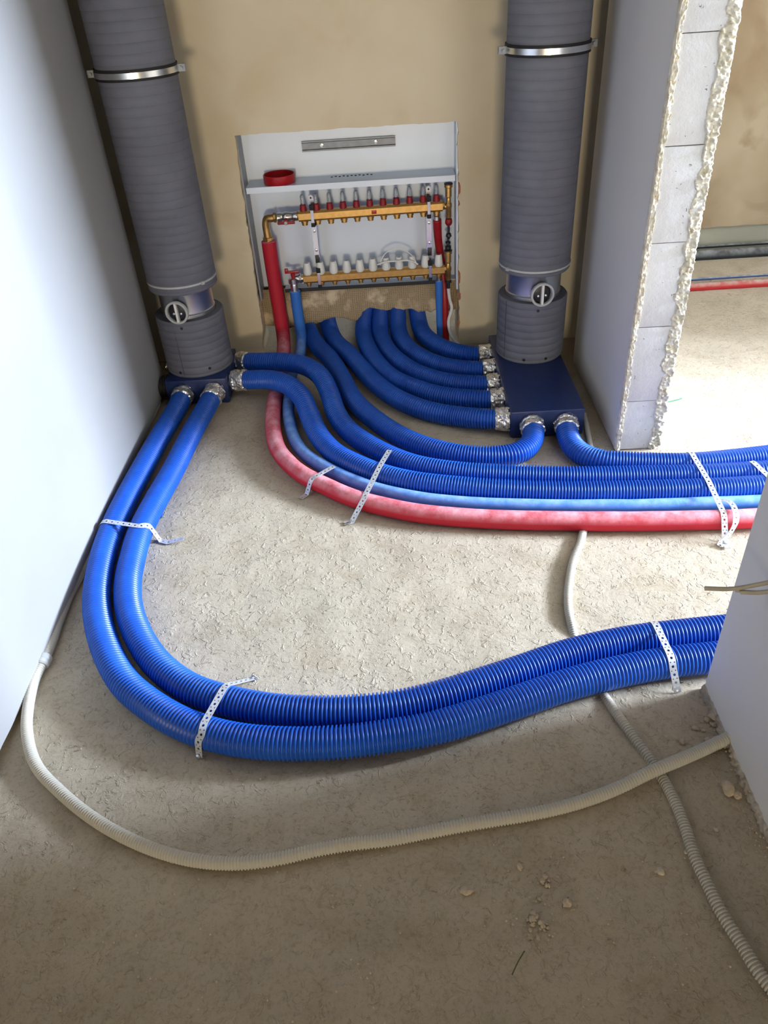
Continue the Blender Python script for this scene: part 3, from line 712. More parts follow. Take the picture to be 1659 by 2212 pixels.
# ------------------------------------------------------------------ insulated ducts
def duct(label, cx, cy, r, rl, z):
    # z: dict of heights  base, low_top, up_bot ; rs = bare steel radius
    t = thing('insulated_air_duct', label, 'duct', (cx, cy, 0.105))
    def ins(name, z0, z1, rr, seed, groove=0.0292):
        prof = [(rr - 0.030, z0), (rr - 0.004, z0), (rr, z0 + 0.005)]; zz_ = z0 + 0.012
        while zz_ < z1 - 0.012:
            prof += [(rr, zz_), (rr - 0.0008, zz_ + 0.0008), (rr, zz_ + 0.0016)]; zz_ += groove
        prof += [(rr, z1 - 0.005), (rr - 0.004, z1), (rr - 0.030, z1)]
        n = 72; g = G().lathe(prof, (cx, cy, 0), (0, 0, 1), n, True)
        for i, (a, b, c_) in enumerate(g.v):
            k = 1 + 0.008 * noise.noise(Vector((a * 14, b * 14, c_ * 6 + seed)))
            g.v[i] = (cx + (a - cx) * k, cy + (b - cy) * k, c_)
        return g.build(name, 'insul', t, True, 50)
    lo = ins('lower_insulation', z['base'], z['low_top'], rl, 1); ins('upper_insulation', z['up_bot'], 2.98, r, 5)
    for (dx, zz_) in z['pins']:
        a = dx; nrm = Vector((math.sin(a), -math.cos(a), 0))
        G().lathe([(0.0, 0.0), (0.0058, 0.0), (0.0058, 0.002), (0.0, 0.0025)], (cx + nrm.x * (rl - 0.001), cy + nrm.y * (rl - 0.001), zz_), nrm[:], 14).build('plug', 'blackp', lo)
    # black seam of the lower sleeve
    a = z['seam']; g = G(); nrm = Vector((math.sin(a), -math.cos(a), 0))
    g.tube([(cx + nrm.x * rl * 0.998, cy + nrm.y * rl * 0.998, z['base'] + 0.01), (cx + nrm.x * rl * 0.998, cy + nrm.y * rl * 0.998, z['low_top'] - 0.004)], 0.0009, 6)
    g.build('seam', 'rubber', lo)
    rs = 0.101
    G().lathe([(rs - 0.006, z['low_top'] - 0.03), (rs, z['low_top'] - 0.03), (rs, z['low_top'] + 0.012), (rs + 0.003, z['low_top'] + 0.015), (rs, z['low_top'] + 0.018), (rs, z['up_bot'] - 0.004), (rs + 0.002, z['up_bot']), (rs + 0.002, z['up_bot'] + 0.04)], (cx, cy, 0), (0, 0, 1), 72, False).build('damper_sleeve', 'galv', t)
    # adjusting wheel standing off the steel sleeve
    a = z['ha']; nrm = Vector((math.sin(a), -math.cos(a), 0)); sd = Vector((math.cos(a), math.sin(a), 0)); up = Vector((0, 0, 1))
    c0 = Vector((cx, cy, z['hz'])) + nrm * (rs + 0.026)
    ring = [(c0 + sd * math.cos(q) * 0.0395 + up * math.sin(q) * 0.0395) for q in np.linspace(0, 2 * math.pi, 40)]
    prof = [(0.0355, -0.006), (0.0435, -0.006), (0.0440, -0.004), (0.0440, 0.004), (0.0430, 0.006), (0.0360, 0.006), (0.0355, 0.004), (0.0355, -0.006)]
    h = G().lathe(prof, c0[:], nrm[:], 44, False).build('adjusting_wheel', 'grey_pl', t)
    G().lathe([(0.0, -0.026), (0.034, -0.026), (0.034, -0.012), (0.026, -0.008), (0.0, -0.008)], c0[:], nrm[:], 32).build('dial_plate', 'blackp', h)
    tl = z['tilt']; dirv = (up * math.cos(tl) + sd * math.sin(tl)); sdd = dirv.cross(nrm)
    g = G(); hw, hl = 0.0042, 0.036
    v = [(c0 + dirv * (sy * hl) + sdd * (sx * hw) + nrm * q)[:] for q in (-0.010, 0.007) for sy in (-1, 1) for sx in (-1, 1)]
    g.add(v, [(0, 1, 3, 2), (4, 6, 7, 5), (0, 4, 5, 1), (2, 3, 7, 6), (0, 2, 6, 4), (1, 5, 7, 3)]); g.build('lever', 'white_pl', h, False)
    g = G()
    for sx in (-0.014, 0.014): g.lathe([(0.0, -0.008), (0.0045, -0.008), (0.0045, -0.002), (0.0, -0.001)], (c0 + sdd * sx - dirv * 0.006)[:], nrm[:], 12)
    g.build('wing_nut', 'galv', h)
    return t
LCX, LCY, RCX, RCY = -0.793, 2.87, 0.5385, 2.825
def zf(px, py, y): return float(W(px, py, y)[2])
zl = dict(base=0.106, low_top=zf(412, 690, LCY - 0.101) , up_bot=zf(408, 640, LCY - 0.130), pins=((-0.05, zf(398, 710, 2.735)), (0.50, 0.128 + 0.01), (-0.42, 0.128)), seam=-0.30, ha=-0.10, hz=zf(388, 675, 2.745), tilt=0.0)
zr = dict(base=0.104, low_top=zf(1150, 652, RCY - 0.101), up_bot=zf(1150, 602, RCY - 0.130), pins=((-0.0, zf(1155, 673, 2.69)), (-0.32, 0.122), (0.34, 0.122)), seam=-1.0, ha=0.10, hz=zf(1160, 637, 2.70), tilt=0.0)
duct('left grey insulated air duct with damper wheel, standing on the small navy box', LCX, LCY, 0.129, 0.132, zl)
duct('right grey insulated air duct with damper wheel, standing on the large navy box', RCX, RCY, 0.130, 0.130, zr)
def clamp(label, cx, cy, r, z, a0, tilt):
    t = thing('duct_clamp', label, 'clamp', (cx, cy, z), 'rubber lined clamps on the ducts')
    def ringg(r0, r1, h):
        g = G().lathe([(r0, -h), (r1, -h), (r1, h), (r0, h), (r0, -h)], (cx, cy, z), (tilt, 0, 1), 72, False); return g
    ringg(r - 0.002, r + 0.0045, 0.0165).build('rubber_lining', 'rubber', t)
    ringg(r + 0.003, r + 0.0062, 0.0085).build('band', 'band', t)
    for s in (0, math.pi):
        a = a0 + s; n_ = Vector((math.cos(a), math.sin(a), 0)); sd = Vector((-math.sin(a), math.cos(a), 0)); c0 = Vector((cx, cy, z - tilt * math.cos(a) * r)) + n_ * (r + 0.017)
        g = G()
        for q in (-0.006, 0.006):
            v = [(c0 + n_ * (i * 0.013) + sd * (q + j * 0.0014) + Vector((0, 0, k * 0.0105)))[:] for i in (-1, 1) for j in (-1, 1) for k in (-1, 1)]
            g.add(v, [(0, 1, 3, 2), (4, 6, 7, 5), (0, 4, 5, 1), (2, 3, 7, 6), (0, 2, 6, 4), (1, 5, 7, 3)])
        L = g.build('lug', 'dullgalv', t, False)
        g = G().lathe([(0.0, -0.018), (0.0055, -0.018), (0.0055, -0.013), (0.0028, -0.013), (0.0028, 0.014), (0.0045, 0.014), (0.0045, 0.018), (0, 0.018)], c0[:], sd[:], 12)
        g.build('bolt', 'dullgalv', L)
    G().tube([(cx, cy + r, z), (cx, YB + 0.01, z)], 0.004, 10, spline=False).build('threaded_rod', 'galv', t)
clamp('galvanised clamp around the left grey duct', LCX, LCY, 0.130, zf(300, 163, LCY - 0.13), 0.05, 0.0)
clamp('galvanised clamp around the right grey duct', RCX, RCY, 0.131, zf(1180, 112, RCY - 0.13), 0.12, 0.0)
def tie(label, cx, cy, r, z, a, tilt=(0, 0)):
    t = thing('cable_tie', label, 'cable tie', (cx, cy, z))
    G().lathe([(r - 0.001, -0.0035), (r + 0.0022, -0.0035), (r + 0.0022, 0.0035), (r - 0.001, 0.0035), (r - 0.001, -0.0035)], (cx, cy, z), (tilt[0], tilt[1], 1), 72, False).build('band', 'grey_pl', t)
    n_ = Vector((math.cos(a), math.sin(a), 0)); c0 = Vector((cx, cy, z - tilt[0] * math.cos(a) * r)) + n_ * (r + 0.004)
    sd = Vector((-math.sin(a), math.cos(a), 0))
    v = [(c0 + n_ * (i * 0.004) + sd * (j * 0.006) + Vector((0, 0, k * 0.0055)))[:] for i in (-1, 1) for j in (-1, 1) for k in (-1, 1)]
    G().add(v, [(0, 1, 3, 2), (4, 6, 7, 5), (0, 4, 5, 1), (2, 3, 7, 6), (0, 2, 6, 4), (1, 5, 7, 3)]).build('tie_head', 'grey_pl', t, False)
    v = c0 + sd * 0.006
    G().tube([v[:], (v + sd * 0.012 + n_ * 0.012 + Vector((0, 0, 0.006)))[:]], 0.0018, 6, spline=False).build('tie_tail', 'grey_pl', t)
tie('pale cable tie around the left grey duct just above its damper', LCX, LCY, 0.129, zf(393, 622, LCY - 0.13), -0.75)
tie('pale cable tie around the right grey duct just above its damper', RCX, RCY, 0.130, zf(1150, 590, RCY - 0.13), -2.55)

# ------------------------------------------------------------------ manifold cabinet
YK = 3.262
ZS = zf(540, 406, YB + 0.004)
t = thing('manifold_cabinet', 'pale steel manifold cabinet let into the beige back wall', 'cabinet', (-0.14, YK, 0.30))
zc0 = 0.243
G().box((NX0 + 0.004, YK, zc0), (NX1 - 0.004, YK + 0.004, NZ1 + 0.03)).build('back_panel', 'cab', t, False)
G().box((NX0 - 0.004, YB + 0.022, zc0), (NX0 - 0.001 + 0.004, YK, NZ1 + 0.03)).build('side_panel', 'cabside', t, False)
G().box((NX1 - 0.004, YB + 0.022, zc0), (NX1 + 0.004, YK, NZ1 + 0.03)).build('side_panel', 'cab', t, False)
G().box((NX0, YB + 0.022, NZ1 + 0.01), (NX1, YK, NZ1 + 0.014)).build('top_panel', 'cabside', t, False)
sh = G().box((NX0 + 0.012, YB + 0.004, ZS - 0.0015), (NX1 - 0.010, YK, ZS)).box((NX0 + 0.012, YB + 0.003, ZS - 0.022), (NX1 - 0.010, YB + 0.0055, ZS)).build('shelf', 'cab', t, False)
g = G()
for k in range(11):
    a = W(716 + 8.6 * k, 374 - 0.4 * k, 3.232); g.lathe([(0.0, 0), (0.0045, 0), (0.0045, 0.0015), (0.0, 0.002)], (a[0], 3.232 + 0.006 * (k % 2), ZS), (0, 0, 1), 10)
g.build('vent_holes', 'rubber', sh)
zl_ = zf(795, 614, YK - 0.055)
G().box((NX0 + 0.10, YK - 0.054, zl_ - 0.003), (NX1 - 0.004, YK, zl_)).build('bottom_tray', 'cab', t, False)
G().box((NX0 + 0.10, YK - 0.057, zl_ - 0.015), (NX1 - 0.03, YK - 0.054, zl_)).build('bottom_rail', 'blackp', t, False)
a = W(652, 317, YK - 0.008); b = W(854, 303, YK - 0.008)
rail = G().box((a[0], YK - 0.006, a[2] - 0.018), (b[0], YK - 0.004, a[2] + 0.018)).box((a[0], YK - 0.012, a[2] + 0.012), (b[0], YK - 0.004, a[2] + 0.0135)).box((a[0], YK - 0.012, a[2] + 0.012), (b[0], YK - 0.011, a[2] + 0.019)).box((a[0], YK - 0.012, a[2] - 0.0135), (b[0], YK - 0.004, a[2] - 0.012)).box((a[0], YK - 0.012, a[2] - 0.019), (b[0], YK - 0.011, a[2] - 0.012)).build('mounting_rail', 'dullgalv', t, False)
for px in (695, 812):
    s_ = W(px, 313, YK - 0.006); G().lathe([(0.0, 0), (0.008, 0), (0.007, 0.004), (0.0, 0.005)], (s_[0], YK - 0.006, a[2]), (0, -1, 0), 14).build('rail_screw', 'chrome', rail)
# red cap on the shelf
cx_ = W(604, 392, 3.195)[0]
o = G().lathe([(0.0, 0.001), (0.060, 0.001), (0.0625, 0.004), (0.0625, 0.032), (0.0600, 0.0335), (0.0585, 0.032), (0.0585, 0.006), (0.0, 0.005)], (cx_, 3.2, ZS), (0, 0, 1), 48).build('red_end_lid', 'red_pl')
tag(o, 'open round red plastic cap lying on the cabinet shelf', 'cap')

# manifolds
YM = 3.178
def slope(p0, p1, x): return p0[1] + (p1[1] - p0[1]) * (x - p0[0]) / (p1[0] - p0[0])
def manifold(name, label, pL, pR, portsz, kind):
    L = W(*pL, YM); R = W(*pR, YM)
    t = thing(name, label, 'manifold', ((L[0] + R[0]) / 2, YM, L[2]))
    zz_ = lambda x: slope((L[0], L[2]), (R[0], R[2]), x)
    h, d = 0.0195, 0.017
    g = G(); sec = [(-d, -h * .6), (-d, h * .6), (-d * .6, h), (d * .6, h), (d, h * .6), (d, -h * .6), (d * .6, -h), (-d * .6, -h)]
    v = [(x, YM + yy, zz_(x) + q) for x in (L[0], R[0]) for yy, q in sec]
    g.add(v, [tuple(range(8)), tuple(range(15, 7, -1))] + [(k, 8 + k, 8 + (k + 1) % 8, (k + 1) % 8) for k in range(8)])
    for x in (L[0] - 0.006, R[0] - 0.004): g.lathe([(0.015, 0), (0.017, 0.002), (0.017, 0.010), (0.014, 0.012)], (x, YM, zz_(x)), (1, 0, 0), 8)
    g.build('brass_bar', 'brass', t, False)
    return t, L, R, zz_
pxs_u = (657, 685, 714, 742, 771, 800, 828, 856, 884, 911, 940); pys_u = [434 - 1.1 * i for i in range(11)]
tu, L, R, zu = manifold('supply_manifold', 'upper brass manifold with red and clear flow meters in the cabinet', (645, 467), (956, 444), None, 'u')
for i, px in enumerate(pxs_u):
    x = L[0] + 0.022 + (R[0] - L[0] - 0.046) * i / 10; z = zu(x)
    fm = G().lathe([(0.010, 0.016), (0.0135, 0.019), (0.0135, 0.030), (0.0118, 0.036), (0.0118, 0.043), (0.009, 0.045)], (x, YM, z), (0, 0, 1), 18).build('flow_meter', 'red_dull', tu)
    G().lathe([(0.0080, 0.043), (0.0082, 0.060), (0.0078, 0.076), (0.0050, 0.081), (0.0015, 0.083)], (x, YM, z), (0, 0, 1), 16).build('sight_glass', 'clear', fm)
    G().lathe([(0.0022, 0.044), (0.0022, 0.074)], (x, YM, z), (0, 0, 1), 8).build('indicator', 'nickel', fm)
    G().lathe([(0.009, -0.017), (0.0145, -0.020), (0.0145, -0.027), (0.0120, -0.028), (0.0120, -0.036), (0.010, -0.037)], (x, YM, z), (0, 0, 1), 12).build('port', 'brass', tu)
g = G(); x = W(808, 458, YM - 0.018)[0]; g.box((x - 0.010, YM - 0.0195, zu(x) - 0.008), (x + 0.010, YM - 0.0165, zu(x) + 0.006), 0.001); g.build('red_badge', 'red_pl', tu)
# elbow and ball valve with red butterfly handle at the left end
zL = zu(L[0]); g = G()
g.tube([(rx, YM + 0.007, 0.485), (rx, YM + 0.006, zL - 0.022), (rx + 0.008, YM + 0.004, zL - 0.004), (rx + 0.028, YM, zL - 0.001), (rx + 0.045, YM, zL)], 0.0155, 16)
g.lathe([(0.016, 0), (0.020, 0.002), (0.020, 0.011), (0.016, 0.013)], (rx + 0.034, YM, zL), (1, 0, 0), 8)
g.lathe([(0.016, 0), (0.021, 0.002), (0.021, 0.012), (0.016, 0.014)], (rx, YM + 0.007, 0.488), (0, 0, 1), 8)
g.build('elbow', 'brass', tu)
x0 = rx + 0.050; x1 = L[0] - 0.004
vb = G().lathe([(0.013, 0), (0.0185, 0.001), (0.0185, 0.018), (0.016, 0.022), (0.0205, 0.032), (0.0205, 0.042), (0.016, x1 - x0 - 0.022), (0.0185, x1 - x0 - 0.018), (0.0185, x1 - x0 - 0.001), (0.013, x1 - x0)], (x0, YM, zL), (1, 0, 0), 10).build('ball_valve', 'nickel', tu)
xm = (x0 + x1) / 2 - 0.004
G().box((xm - 0.034, YM - 0.044, zL - 0.018), (xm + 0.036, YM - 0.036, zL - 0.006), 0.003).lathe([(0.004, 0), (0.010, 0.001), (0.010, 0.024), (0.006, 0.026)], (xm, YM - 0.018, zL - 0.008), (0, -1, -0.1), 14).build('butterfly_handle', 'red_dull', vb)
G().lathe([(0.0, 0), (0.0065, 0), (0.006, 0.004), (0, 0.005)], (xm, YM - 0.044, zL - 0.011), (0, -1, 0), 12).build('handle_nut', 'grey_pl', vb)

tl_, L2, R2, zw = manifold('return_manifold', 'lower brass manifold with row of white valve caps in the cabinet', (656, 601), (960, 581), None, 'l')
for i in range(11):
    x = L2[0] + 0.020 + (R2[0] - L2[0] - 0.044) * i / 10; z = zw(x)
    prof = [(0.012, 0.012), (0.0175, 0.016), (0.0185, 0.020), (0.0182, 0.030), (0.0135, 0.062), (0.0125, 0.064), (0.0, 0.064)]
    g = G(); n = 30; vs_ = []
    for (r, h) in prof:
        for k in range(n):
            a = 2 * math.pi * k / n; rr = r * (1.0 if k % 2 else 0.965); vs_.append((x + rr * math.cos(a), YM + rr * math.sin(a), z + h))
    fs_ = [(q * n + k, q * n + (k + 1) % n, (q + 1) * n + (k + 1) % n, (q + 1) * n + k) for q in range(len(prof) - 1) for k in range(n)]
    kn = g.add(vs_, fs_ + [tuple(range(n))]).build('valve_cap', 'white_pl', tl_, True, 35)
    G().lathe([(0.0, 0.0638), (0.0095, 0.0638), (0.009, 0.0646), (0.0, 0.0648)], (x, YM, z), (0, 0, 1), 16).build('cap_disc', 'grey_pl' if i < 10 else 'red_pl', kn)
    G().lathe([(0.009, -0.017), (0.0130, -0.020), (0.0130, -0.025), (0.0095, -0.026), (0.0095, -0.034), (0.008, -0.035)], (x, YM, z), (0, 0, 1), 12).build('port', 'brass', tl_)
zL = zw(L2[0])
vb = G().tube([(bx, YM - 0.006, 0.272), (bx, YM - 0.004, zL - 0.02), (bx + 0.004, YM, zL - 0.006), (bx + 0.016, YM, zL), (L2[0] - 0.002, YM, zL)], 0.0165, 14).lathe([(0.016, 0), (0.0225, 0.002), (0.0225, 0.020), (0.016, 0.024)], (bx, YM - 0.004, zL - 0.018), (0, 0, 1), 10).lathe([(0.016, 0), (0.021, 0.002), (0.021, 0.012), (0.016, 0.014)], (L2[0] - 0.020, YM, zL), (1, 0, 0), 8).build('ball_valve', 'nickel', tl_)
G().lathe([(0.007, 0), (0.009, 0.010), (0.009, 0.022), (0.004, 0.024)], (bx, YM - 0.004, zL + 0.004), (0, 0, 1), 12).box((bx - 0.030, YM - 0.010, zL + 0.026), (bx + 0.028, YM + 0.002, zL + 0.036), 0.003).box((bx - 0.033, YM - 0.011, zL + 0.026), (bx - 0.018, YM + 0.003, zL + 0.046), 0.003).build('butterfly_handle', 'red_pl', vb)
# drain valves at the right ends
def drain(t, x, z, up, red, zc):
    g = G().lathe([(0.010, 0), (0.0115, 0.002), (0.0115, 0.016), (0.010, 0.018)], (x - 0.024, YM, z), (1, 0, 0), 8)
    g.lathe([(0.0095, -0.046), (0.0115, -0.040), (0.0115, -0.006), (0.0135, -0.002), (0.0135, 0.010), (0.010, 0.014), (0.0085, up - 0.05), (0.0125, up - 0.046), (0.0125, up - 0.012), (0.0165, up - 0.010), (0.0165, up), (0.012, up + 0.001)], (x, YM, z), (0, 0, 1), 12)
    v = g.build('drain_valve', 'brass', t)
    G().lathe([(0.0, 0), (0.0170, 0), (0.0170, 0.004), (0.0, 0.005)], (x, YM, z + up + 0.001), (0, 0, 1), 16).build('valve_lid', 'blackp', v)
    return v
xr = R[0] + 0.024; v_ = drain(tu, xr, zu(R[0]) - 0.004, zf(968, 396, YM) - zu(R[0]), True, 0)
zz0 = zu(R[0]) - 0.050
G().lathe([(0.006, 0), (0.013, -0.003), (0.015, -0.012), (0.015, -0.020), (0.010, -0.028), (0.006, -0.030)], (xr, YM, zz0), (0, 0, 1), 10).build('red_knob', 'red_dull', v_)
G().lathe([(0.0045, 0), (0.0045, -0.030), (0.010, -0.034), (0.012, -0.044), (0.006, -0.050), (0.004, -0.056)], (xr, YM, zz0 - 0.028), (0, 0, 1), 12).build('plug', 'blackp', v_)
xr2 = R2[0] + 0.016; v_ = drain(tl_, xr2, zw(R2[0]) - 0.004, zf(968, 540, YM) - zw(R2[0]), False, 0)
zt = zf(968, 540, YM)
G().lathe([(0.009, 0.003), (0.0125, 0.006), (0.0125, 0.016), (0.006, 0.020), (0.006, 0.026), (0.0105, 0.028), (0.0105, 0.034), (0.004, 0.038), (0.004, 0.052)], (xr2, YM, zt), (0, 0, 1), 12).build('plug', 'blackp', v_)
G().lathe([(0.010, 0), (0.014, -0.004), (0.014, -0.010), (0.008, -0.014), (0.008, -0.034), (0.006, -0.036)], (xr2, YM, zw(R2[0]) - 0.048), (0, 0, 1), 12).build('hose_tail', 'blackp', v_)
# brackets
def bracket(label, pxt, pxb):
    a = W(pxt[0], pxt[1], YM - 0.02); b = W(pxb[0], pxb[1], YM - 0.02); x = (a[0] + b[0]) / 2
    t = thing('manifold_bracket', label, 'bracket', (x, YM, b[2]), 'steel brackets holding the manifolds')
    zU, zL_ = zu(x), zw(x); w_ = 0.0105
    s_ = G().box((x - w_, YM + 0.020, zL_ - 0.045), (x + w_, YM + 0.0225, zU + 0.075), 0.0008).box((x - w_, YM - 0.004, zL_ + 0.085), (x + w_, YM - 0.0015, zU - 0.040), 0.0008)
    s_.box((x - w_, YM - 0.004, zU - 0.042), (x + w_, YM + 0.022, zU - 0.040)).box((x - w_, YM - 0.004, zL_ + 0.085), (x + w_, YM + 0.022, zL_ + 0.087))
    s_ = s_.build('strip', 'chrome', t, False)
    for z in (zU, zL_):
        g = G().box((x - 0.006, YM - 0.0215, z - 0.024), (x + 0.006, YM - 0.0175, z + 0.024), 0.001)
        g.box((x - 0.006, YM - 0.021, z + 0.020), (x + 0.006, YM + 0.020, z + 0.023)).box((x - 0.006, YM - 0.021, z - 0.025), (x + 0.006, YM + 0.020, z - 0.022))
        c_ = g.build('pipe_clip', 'chrome', t, False)
        G().box((x - 0.009, YM - 0.0195, z + 0.024), (x + 0.009, YM - 0.004, z + 0.044), 0.002).build('rubber_pad', 'rubber', c_)
        G().box((x - 0.008, YM - 0.0195, z - 0.042), (x + 0.008, YM - 0.004, z - 0.026), 0.002).build('rubber_pad', 'rubber', c_)
    g = G()
    n = 12; top = zU + 0.058
    v = [(x - 0.0095, top), (x + 0.0095, top)] + [(x + 0.0095 * math.cos(q), top + 0.012 + 0.0095 * math.sin(q)) for q in np.linspace(0, math.pi, n)]
    v3 = [(p[0], YM - 0.006, p[1]) for p in v] + [(p[0], YM - 0.003, p[1]) for p in v]; m_ = len(v)
    g.add(v3, [tuple(range(m_)), tuple(range(2 * m_ - 1, m_ - 1, -1))] + [(k, (k + 1) % m_, m_ + (k + 1) % m_, m_ + k) for k in range(m_)])
    g.build('top_tab', 'chrome', t, False)
    G().lathe([(0, 0), (0.0035, 0), (0.0035, 0.0015), (0, 0.002)], (x, YM - 0.006, top + 0.010), (0, -1, 0), 12).build('tab_hole', 'rubber', t)
    for z in (zU - 0.062, zL_ + 0.115):
        G().lathe([(0.0, 0), (0.0065, 0), (0.0055, 0.003), (0.0025, 0.0035), (0.0, 0.001)], (x, YM - 0.004, z), (0, -1, 0), 14).build('bracket_screw', 'galv', t)
    G().box((x - 0.008, YM - 0.008, zL_ + 0.062), (x + 0.008, YM + 0.0, zL_ + 0.095), 0.002).build('rubber_block', 'blackp', t)
bracket('left steel bracket holding both brass manifolds', (675, 470), (688, 590))
bracket('right steel bracket holding both brass manifolds', (926, 448), (930, 575))
# thin pipes at the right end of the cabinet
x = L[0] + 0.022 + (R[0] - L[0] - 0.046) + 0.0
soft_pipe('red_pipe', 'slim red sleeved pipe behind the right ends of both manifolds', [np.array([x + 0.002, YM + 0.004, zu(x) - 0.055]), np.array([x + 0.006, YM + 0.025, zu(x) - 0.14]), np.array([x + 0.022, YM + 0.045, zw(x)]), np.array([x + 0.03, YM + 0.012, 0.20]), np.array([x + 0.030, YM + 0.006, 0.10]), np.array([x + 0.032, YM + 0.004, 0.004])], 0.0165, 'red_plain')
G().lathe([(0.010, 0), (0.0125, 0.002), (0.0125, 0.016), (0.010, 0.018)], (x, YM, zu(x) - 0.056), (0, 0, 1), 12).build('pipe_union', 'nickel', tu)
x = L2[0] + 0.020 + (R2[0] - L2[0] - 0.044)
soft_pipe('blue_pipe', 'slim blue sleeved pipe below the right end of the lower manifold', [np.array([x, YM, zw(x) - 0.048]), np.array([x, YM, 0.2]), np.array([x, YM - 0.003, 0.11]), np.array([x + 0.002, YM + 0.002, 0.05]), np.array([x + 0.003, YM + 0.004, 0.004])], 0.0145, 'blue_pipe' if 'blue_pipe' in M else 'blue_foam')
G().lathe([(0.009, 0), (0.0115, 0.002), (0.0115, 0.018), (0.009, 0.020)], (x, YM, zw(x) - 0.052), (0, 0, 1), 12).build('pipe_union', 'nickel', tl_)
zt = zw(R2[0]) - 0.084
o = G().tube([(xr2, YM, zt), (xr2 + 0.006, YM - 0.002, zt - 0.05), tuple(W(976, 665, YM - 0.012)), tuple(W(969, 695, YM - 0.02)), tuple(W(974, 722, YM - 0.03)), tuple(W(988, 742, YM - 0.05)), tuple(W(1004, 752, YM - 0.06))], 0.0072, 12).build('white_flexible_hose', 'white_pl')
tag(o, 'thin white flexible hose hanging below the right drain valve', 'hose')
# long white cable tie lying across three valve caps
c = [W(822, 573, YM - 0.020), W(824, 561, YM - 0.018), W(834, 546, YM - 0.01), W(851, 538, YM - 0.006), W(872, 540, YM - 0.006), W(888, 550, YM - 0.010), W(895, 561, YM - 0.018), W(901, 570, YM - 0.022)]
t = thing('cable_tie', 'white cable tie looped in front of three white valve caps', 'cable tie', c[0])
G().tube([tuple(p) for p in c], 0.0022, 8).build('tie_loop', 'white_pl', t)
c = [W(815, 572, YM - 0.022), W(832, 566, YM - 0.024), W(860, 564, YM - 0.024), W(885, 563, YM - 0.024), W(903, 571, YM - 0.022)]
G().tube([tuple(p) for p in c], 0.0034, 8).build('tie_strip', 'white_pl', t)

# ------------------------------------------------------------------ cables sticking out of the near wall
a = P(0, 0, 0)
def WXp(px, py, x): r = ray(px, py); return CAM + r * (x / r[0])
def flat_cable(label, pts, w_, h_):
    v = []; f = []; c = catmull(pts, 10); t_, N, B = frames(c)
    for i in range(len(c)):
        up = np.array([0, 0, 1.0]); up = up - t_[i] * (up @ t_[i]); up /= np.linalg.norm(up); sd = np.cross(t_[i], up)
        for q in np.linspace(0, 2 * np.pi, 12, endpoint=False):
            cx2, cy2 = math.cos(q), math.sin(q); k = 3.0
            cxx = math.copysign(abs(cx2) ** (2 / k), cx2); cyy = math.copysign(abs(cy2) ** (2 / k), cy2)
            v.append(c[i] + up * cxx * w_ / 2 + sd * cyy * h_ / 2)
    for i in range(len(c) - 1):
        for k in range(12): f.append((i * 12 + k, i * 12 + (k + 1) % 12, (i + 1) * 12 + (k + 1) % 12, (i + 1) * 12 + k))
    f += [tuple(range(12))[::-1], tuple((len(c) - 1) * 12 + k for k in range(12))]
    return tag(link('cable', v, f, 'cable', None, True, sharp=40), label, 'cable')
flat_cable('long beige cable end sticking out past the near wall corner', [WXp(1522, 1271, 0.575), WXp(1578, 1272, 0.615), WXp(1620, 1266, 0.65), WXp(1690, 1252, 0.690)], 0.0085, 0.0065)
flat_cable('short beige cable end beside the long one on the near wall', [WXp(1600, 1279, 0.635), WXp(1640, 1280, 0.66), WXp(1700, 1272, 0.690)], 0.0085, 0.007)
flat_cable('beige cable core lying under the other two cable ends', [WXp(1588, 1276, 0.628), WXp(1622, 1278, 0.652), WXp(1700, 1282, 0.690)], 0.006, 0.005)

# ------------------------------------------------------------------ rubble and dust crumbs
def rock(px, py, s, seed, flat=0.6):
    bm = bmesh.new(); bmesh.ops.create_icosphere(bm, subdivisions=3, radius=1)
    sx, sy = 0.8 + 0.5 * random.random(), 0.8 + 0.5 * random.random()
    for q in bm.verts:
        d = 1 + 0.38 * noise.noise(q.co * 1.4 + Vector((seed, 0, 0))) + 0.22 * noise.noise(q.co * 3.5 + Vector((0, seed, 0)))
        q.co = Vector((q.co.x * d * sx, q.co.y * d * sy, q.co.z * d * flat)) * s
    p = P(px, py, 0); zmin = min(q.co.z for q in bm.verts); bm.verts.index_update()
    v = [(q.co.x + p[0], q.co.y + p[1], q.co.z - zmin * 0.8 - 0.002) for q in bm.verts]; f = [[q.index for q in fc.verts] for fc in bm.faces]; bm.free(); return v, f
named = [(1427, 1884, 0.0085, 'pale rounded crumb left of the conduit at lower right', 'p'),
 (1572, 1706, 0.015, 'large curled mortar lump beside the near wall', 's'), (1592, 1718, 0.010, 'mortar lump between the large curled lump and the near wall', 's'),
 (1563, 1580, 0.012, 'mortar chunk where the conduit meets the near wall', 's'), (1546, 1600, 0.009, 'small mortar chunk just above the conduit at the near wall', 's'),
 (1545, 1548, 0.011, 'mortar chunk at the foot of the near wall corner', 's'),
 (1482, 1840, 0.0035, 'tiny pale pebble touching the right conduit', 'p'), (1546, 1792, 0.0045, 'small round pebble between conduit and near wall', 'p'),
 (1122, 1872, 0.0055, 'small crumb below the middle of the foreground conduit', 's'),
 (1008, 1926, 0.0090, 'crumb left of the crumb heap on the foreground floor', 's'), (1225, 1952, 0.0085, 'crumb right of the crumb heap on the foreground floor', 's'),
 (245, 1412, 0.0040, 'tiny white pebble beside the left conduit coupling', 'p')]
for k, (px, py, s, lb_, m_) in enumerate(named):
    v, f = rock(px, py, s, k * 3.1); tag(link('mortar_crumb', v, f, 'stone_pale' if m_ == 'p' else 'stone', None, True, sharp=35), lb_, 'crumb')
rnd = random.Random(5)
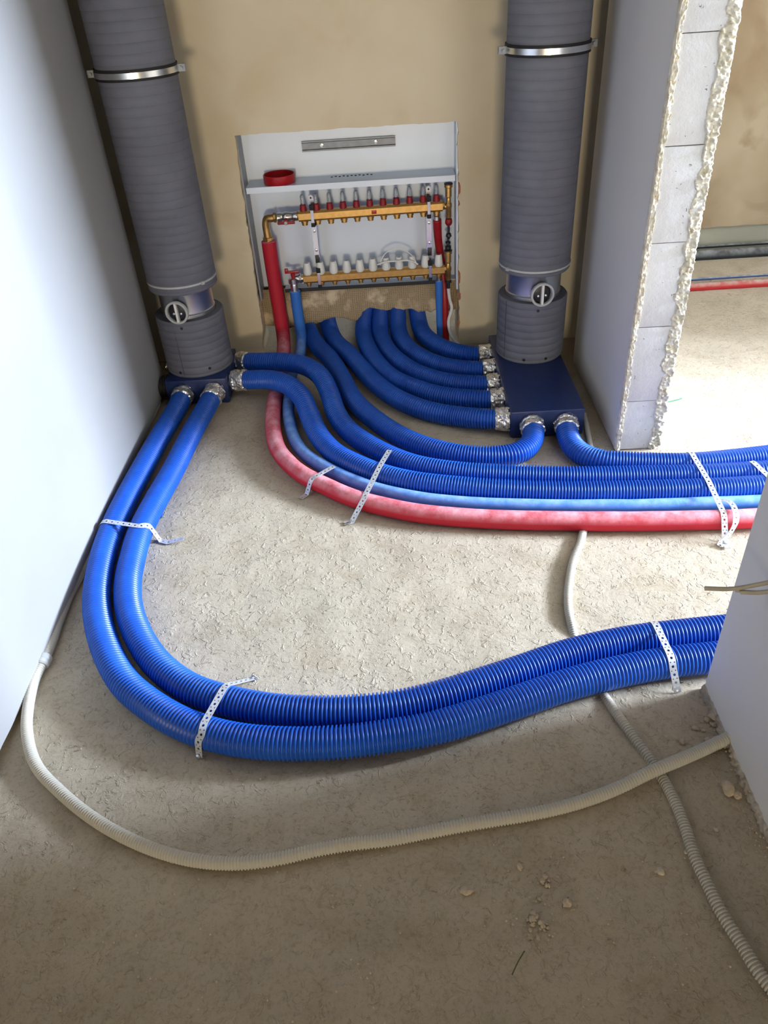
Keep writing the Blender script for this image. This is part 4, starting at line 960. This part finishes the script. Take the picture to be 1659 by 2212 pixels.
def crumbs(spots, n, smin, smax, label, group):
    for k in range(n):
        px, py, sp = rnd.choice(spots)
        v, f = rock(px + rnd.gauss(0, sp), py + rnd.gauss(0, sp * 0.8), rnd.uniform(smin, smax), 50 + k * 1.7)
        tag(link('mortar_crumb', v, f, 'stone', None, True, sharp=35), label, 'crumb', group)
crumbs([(1176, 1915, 11), (1160, 1970, 14), (1170, 2010, 12), (1150, 1985, 18)], 26, 0.002, 0.0055, 'one of the small crumbs in the heap on the foreground floor', 'crumb heap on the foreground floor')
crumbs([(1540, 1575, 12), (1525, 1590, 14), (1555, 1610, 6), (1535, 1545, 8)], 22, 0.0025, 0.007, 'one of the mortar bits piled at the near wall corner', 'mortar bits at the near wall corner')
# fine uncountable grit
gr = G(); base = bmesh.new(); bmesh.ops.create_icosphere(base, subdivisions=1, radius=1); base.verts.index_update()
bv = [q.co[:] for q in base.verts]; bf = [[q.index for q in fc.verts] for fc in base.faces]; base.free()
VV = []; FF = []
for k in range(2600):
    r = rnd.random()
    if r < 0.62: px, py = rnd.uniform(-20, 1680), 1650 + 580 * rnd.random()
    elif r < 0.72: px, py = rnd.gauss(1165, 60), rnd.gauss(1975, 55)
    elif r < 0.80: tt = rnd.random(); px, py = 1520 + 150 * tt + rnd.gauss(-12, 14), 1530 + 330 * tt
    else: px, py = rnd.uniform(150, 1500), rnd.uniform(1150, 1620)
    p = P(px, py, 0.0)
    if not (-0.94 < p[0] < 0.68) and p[1] < 1.2: continue
    s = 0.0007 + 0.0019 * rnd.random() ** 4; b = len(VV)
    a1, a2, a3 = (0.7 + 0.6 * rnd.random() for _ in range(3))
    VV += [(p[0] + s * q[0] * a1, p[1] + s * q[1] * a2, s * 0.3 + s * q[2] * a3 * 0.8) for q in bv]; FF += [[i + b for i in q] for q in bf]
o = link('floor_grit', VV, FF, 'stone', None, True); tag(o, 'fine mortar grit strewn over the concrete floor', 'grit', None, 'stuff')
o = G().tube([P(1106, 2106, 0.003), P(1118, 2080, 0.004), P(1133, 2054, 0.003)], 0.0011, 6).build('straw_stalk', 'straw'); tag(o, 'dark straight stalk lying on the foreground floor', 'stalk')
o = G().tube([P(944, 1752, 0.002), P(946, 1740, 0.004), P(957, 1728, 0.002)], 0.0008, 6).build('straw_stalk', 'stone_pale'); tag(o, 'pale curled fibre lying above the foreground conduit', 'fibre')
o = G().tube([P(1440, 869, 0.003), P(1456, 865, 0.003), P(1473, 861, 0.004)], 0.0018, 6).build('green_thread', 'green'); tag(o, 'green thread on the bright floor right of the doorway jamb', 'thread')
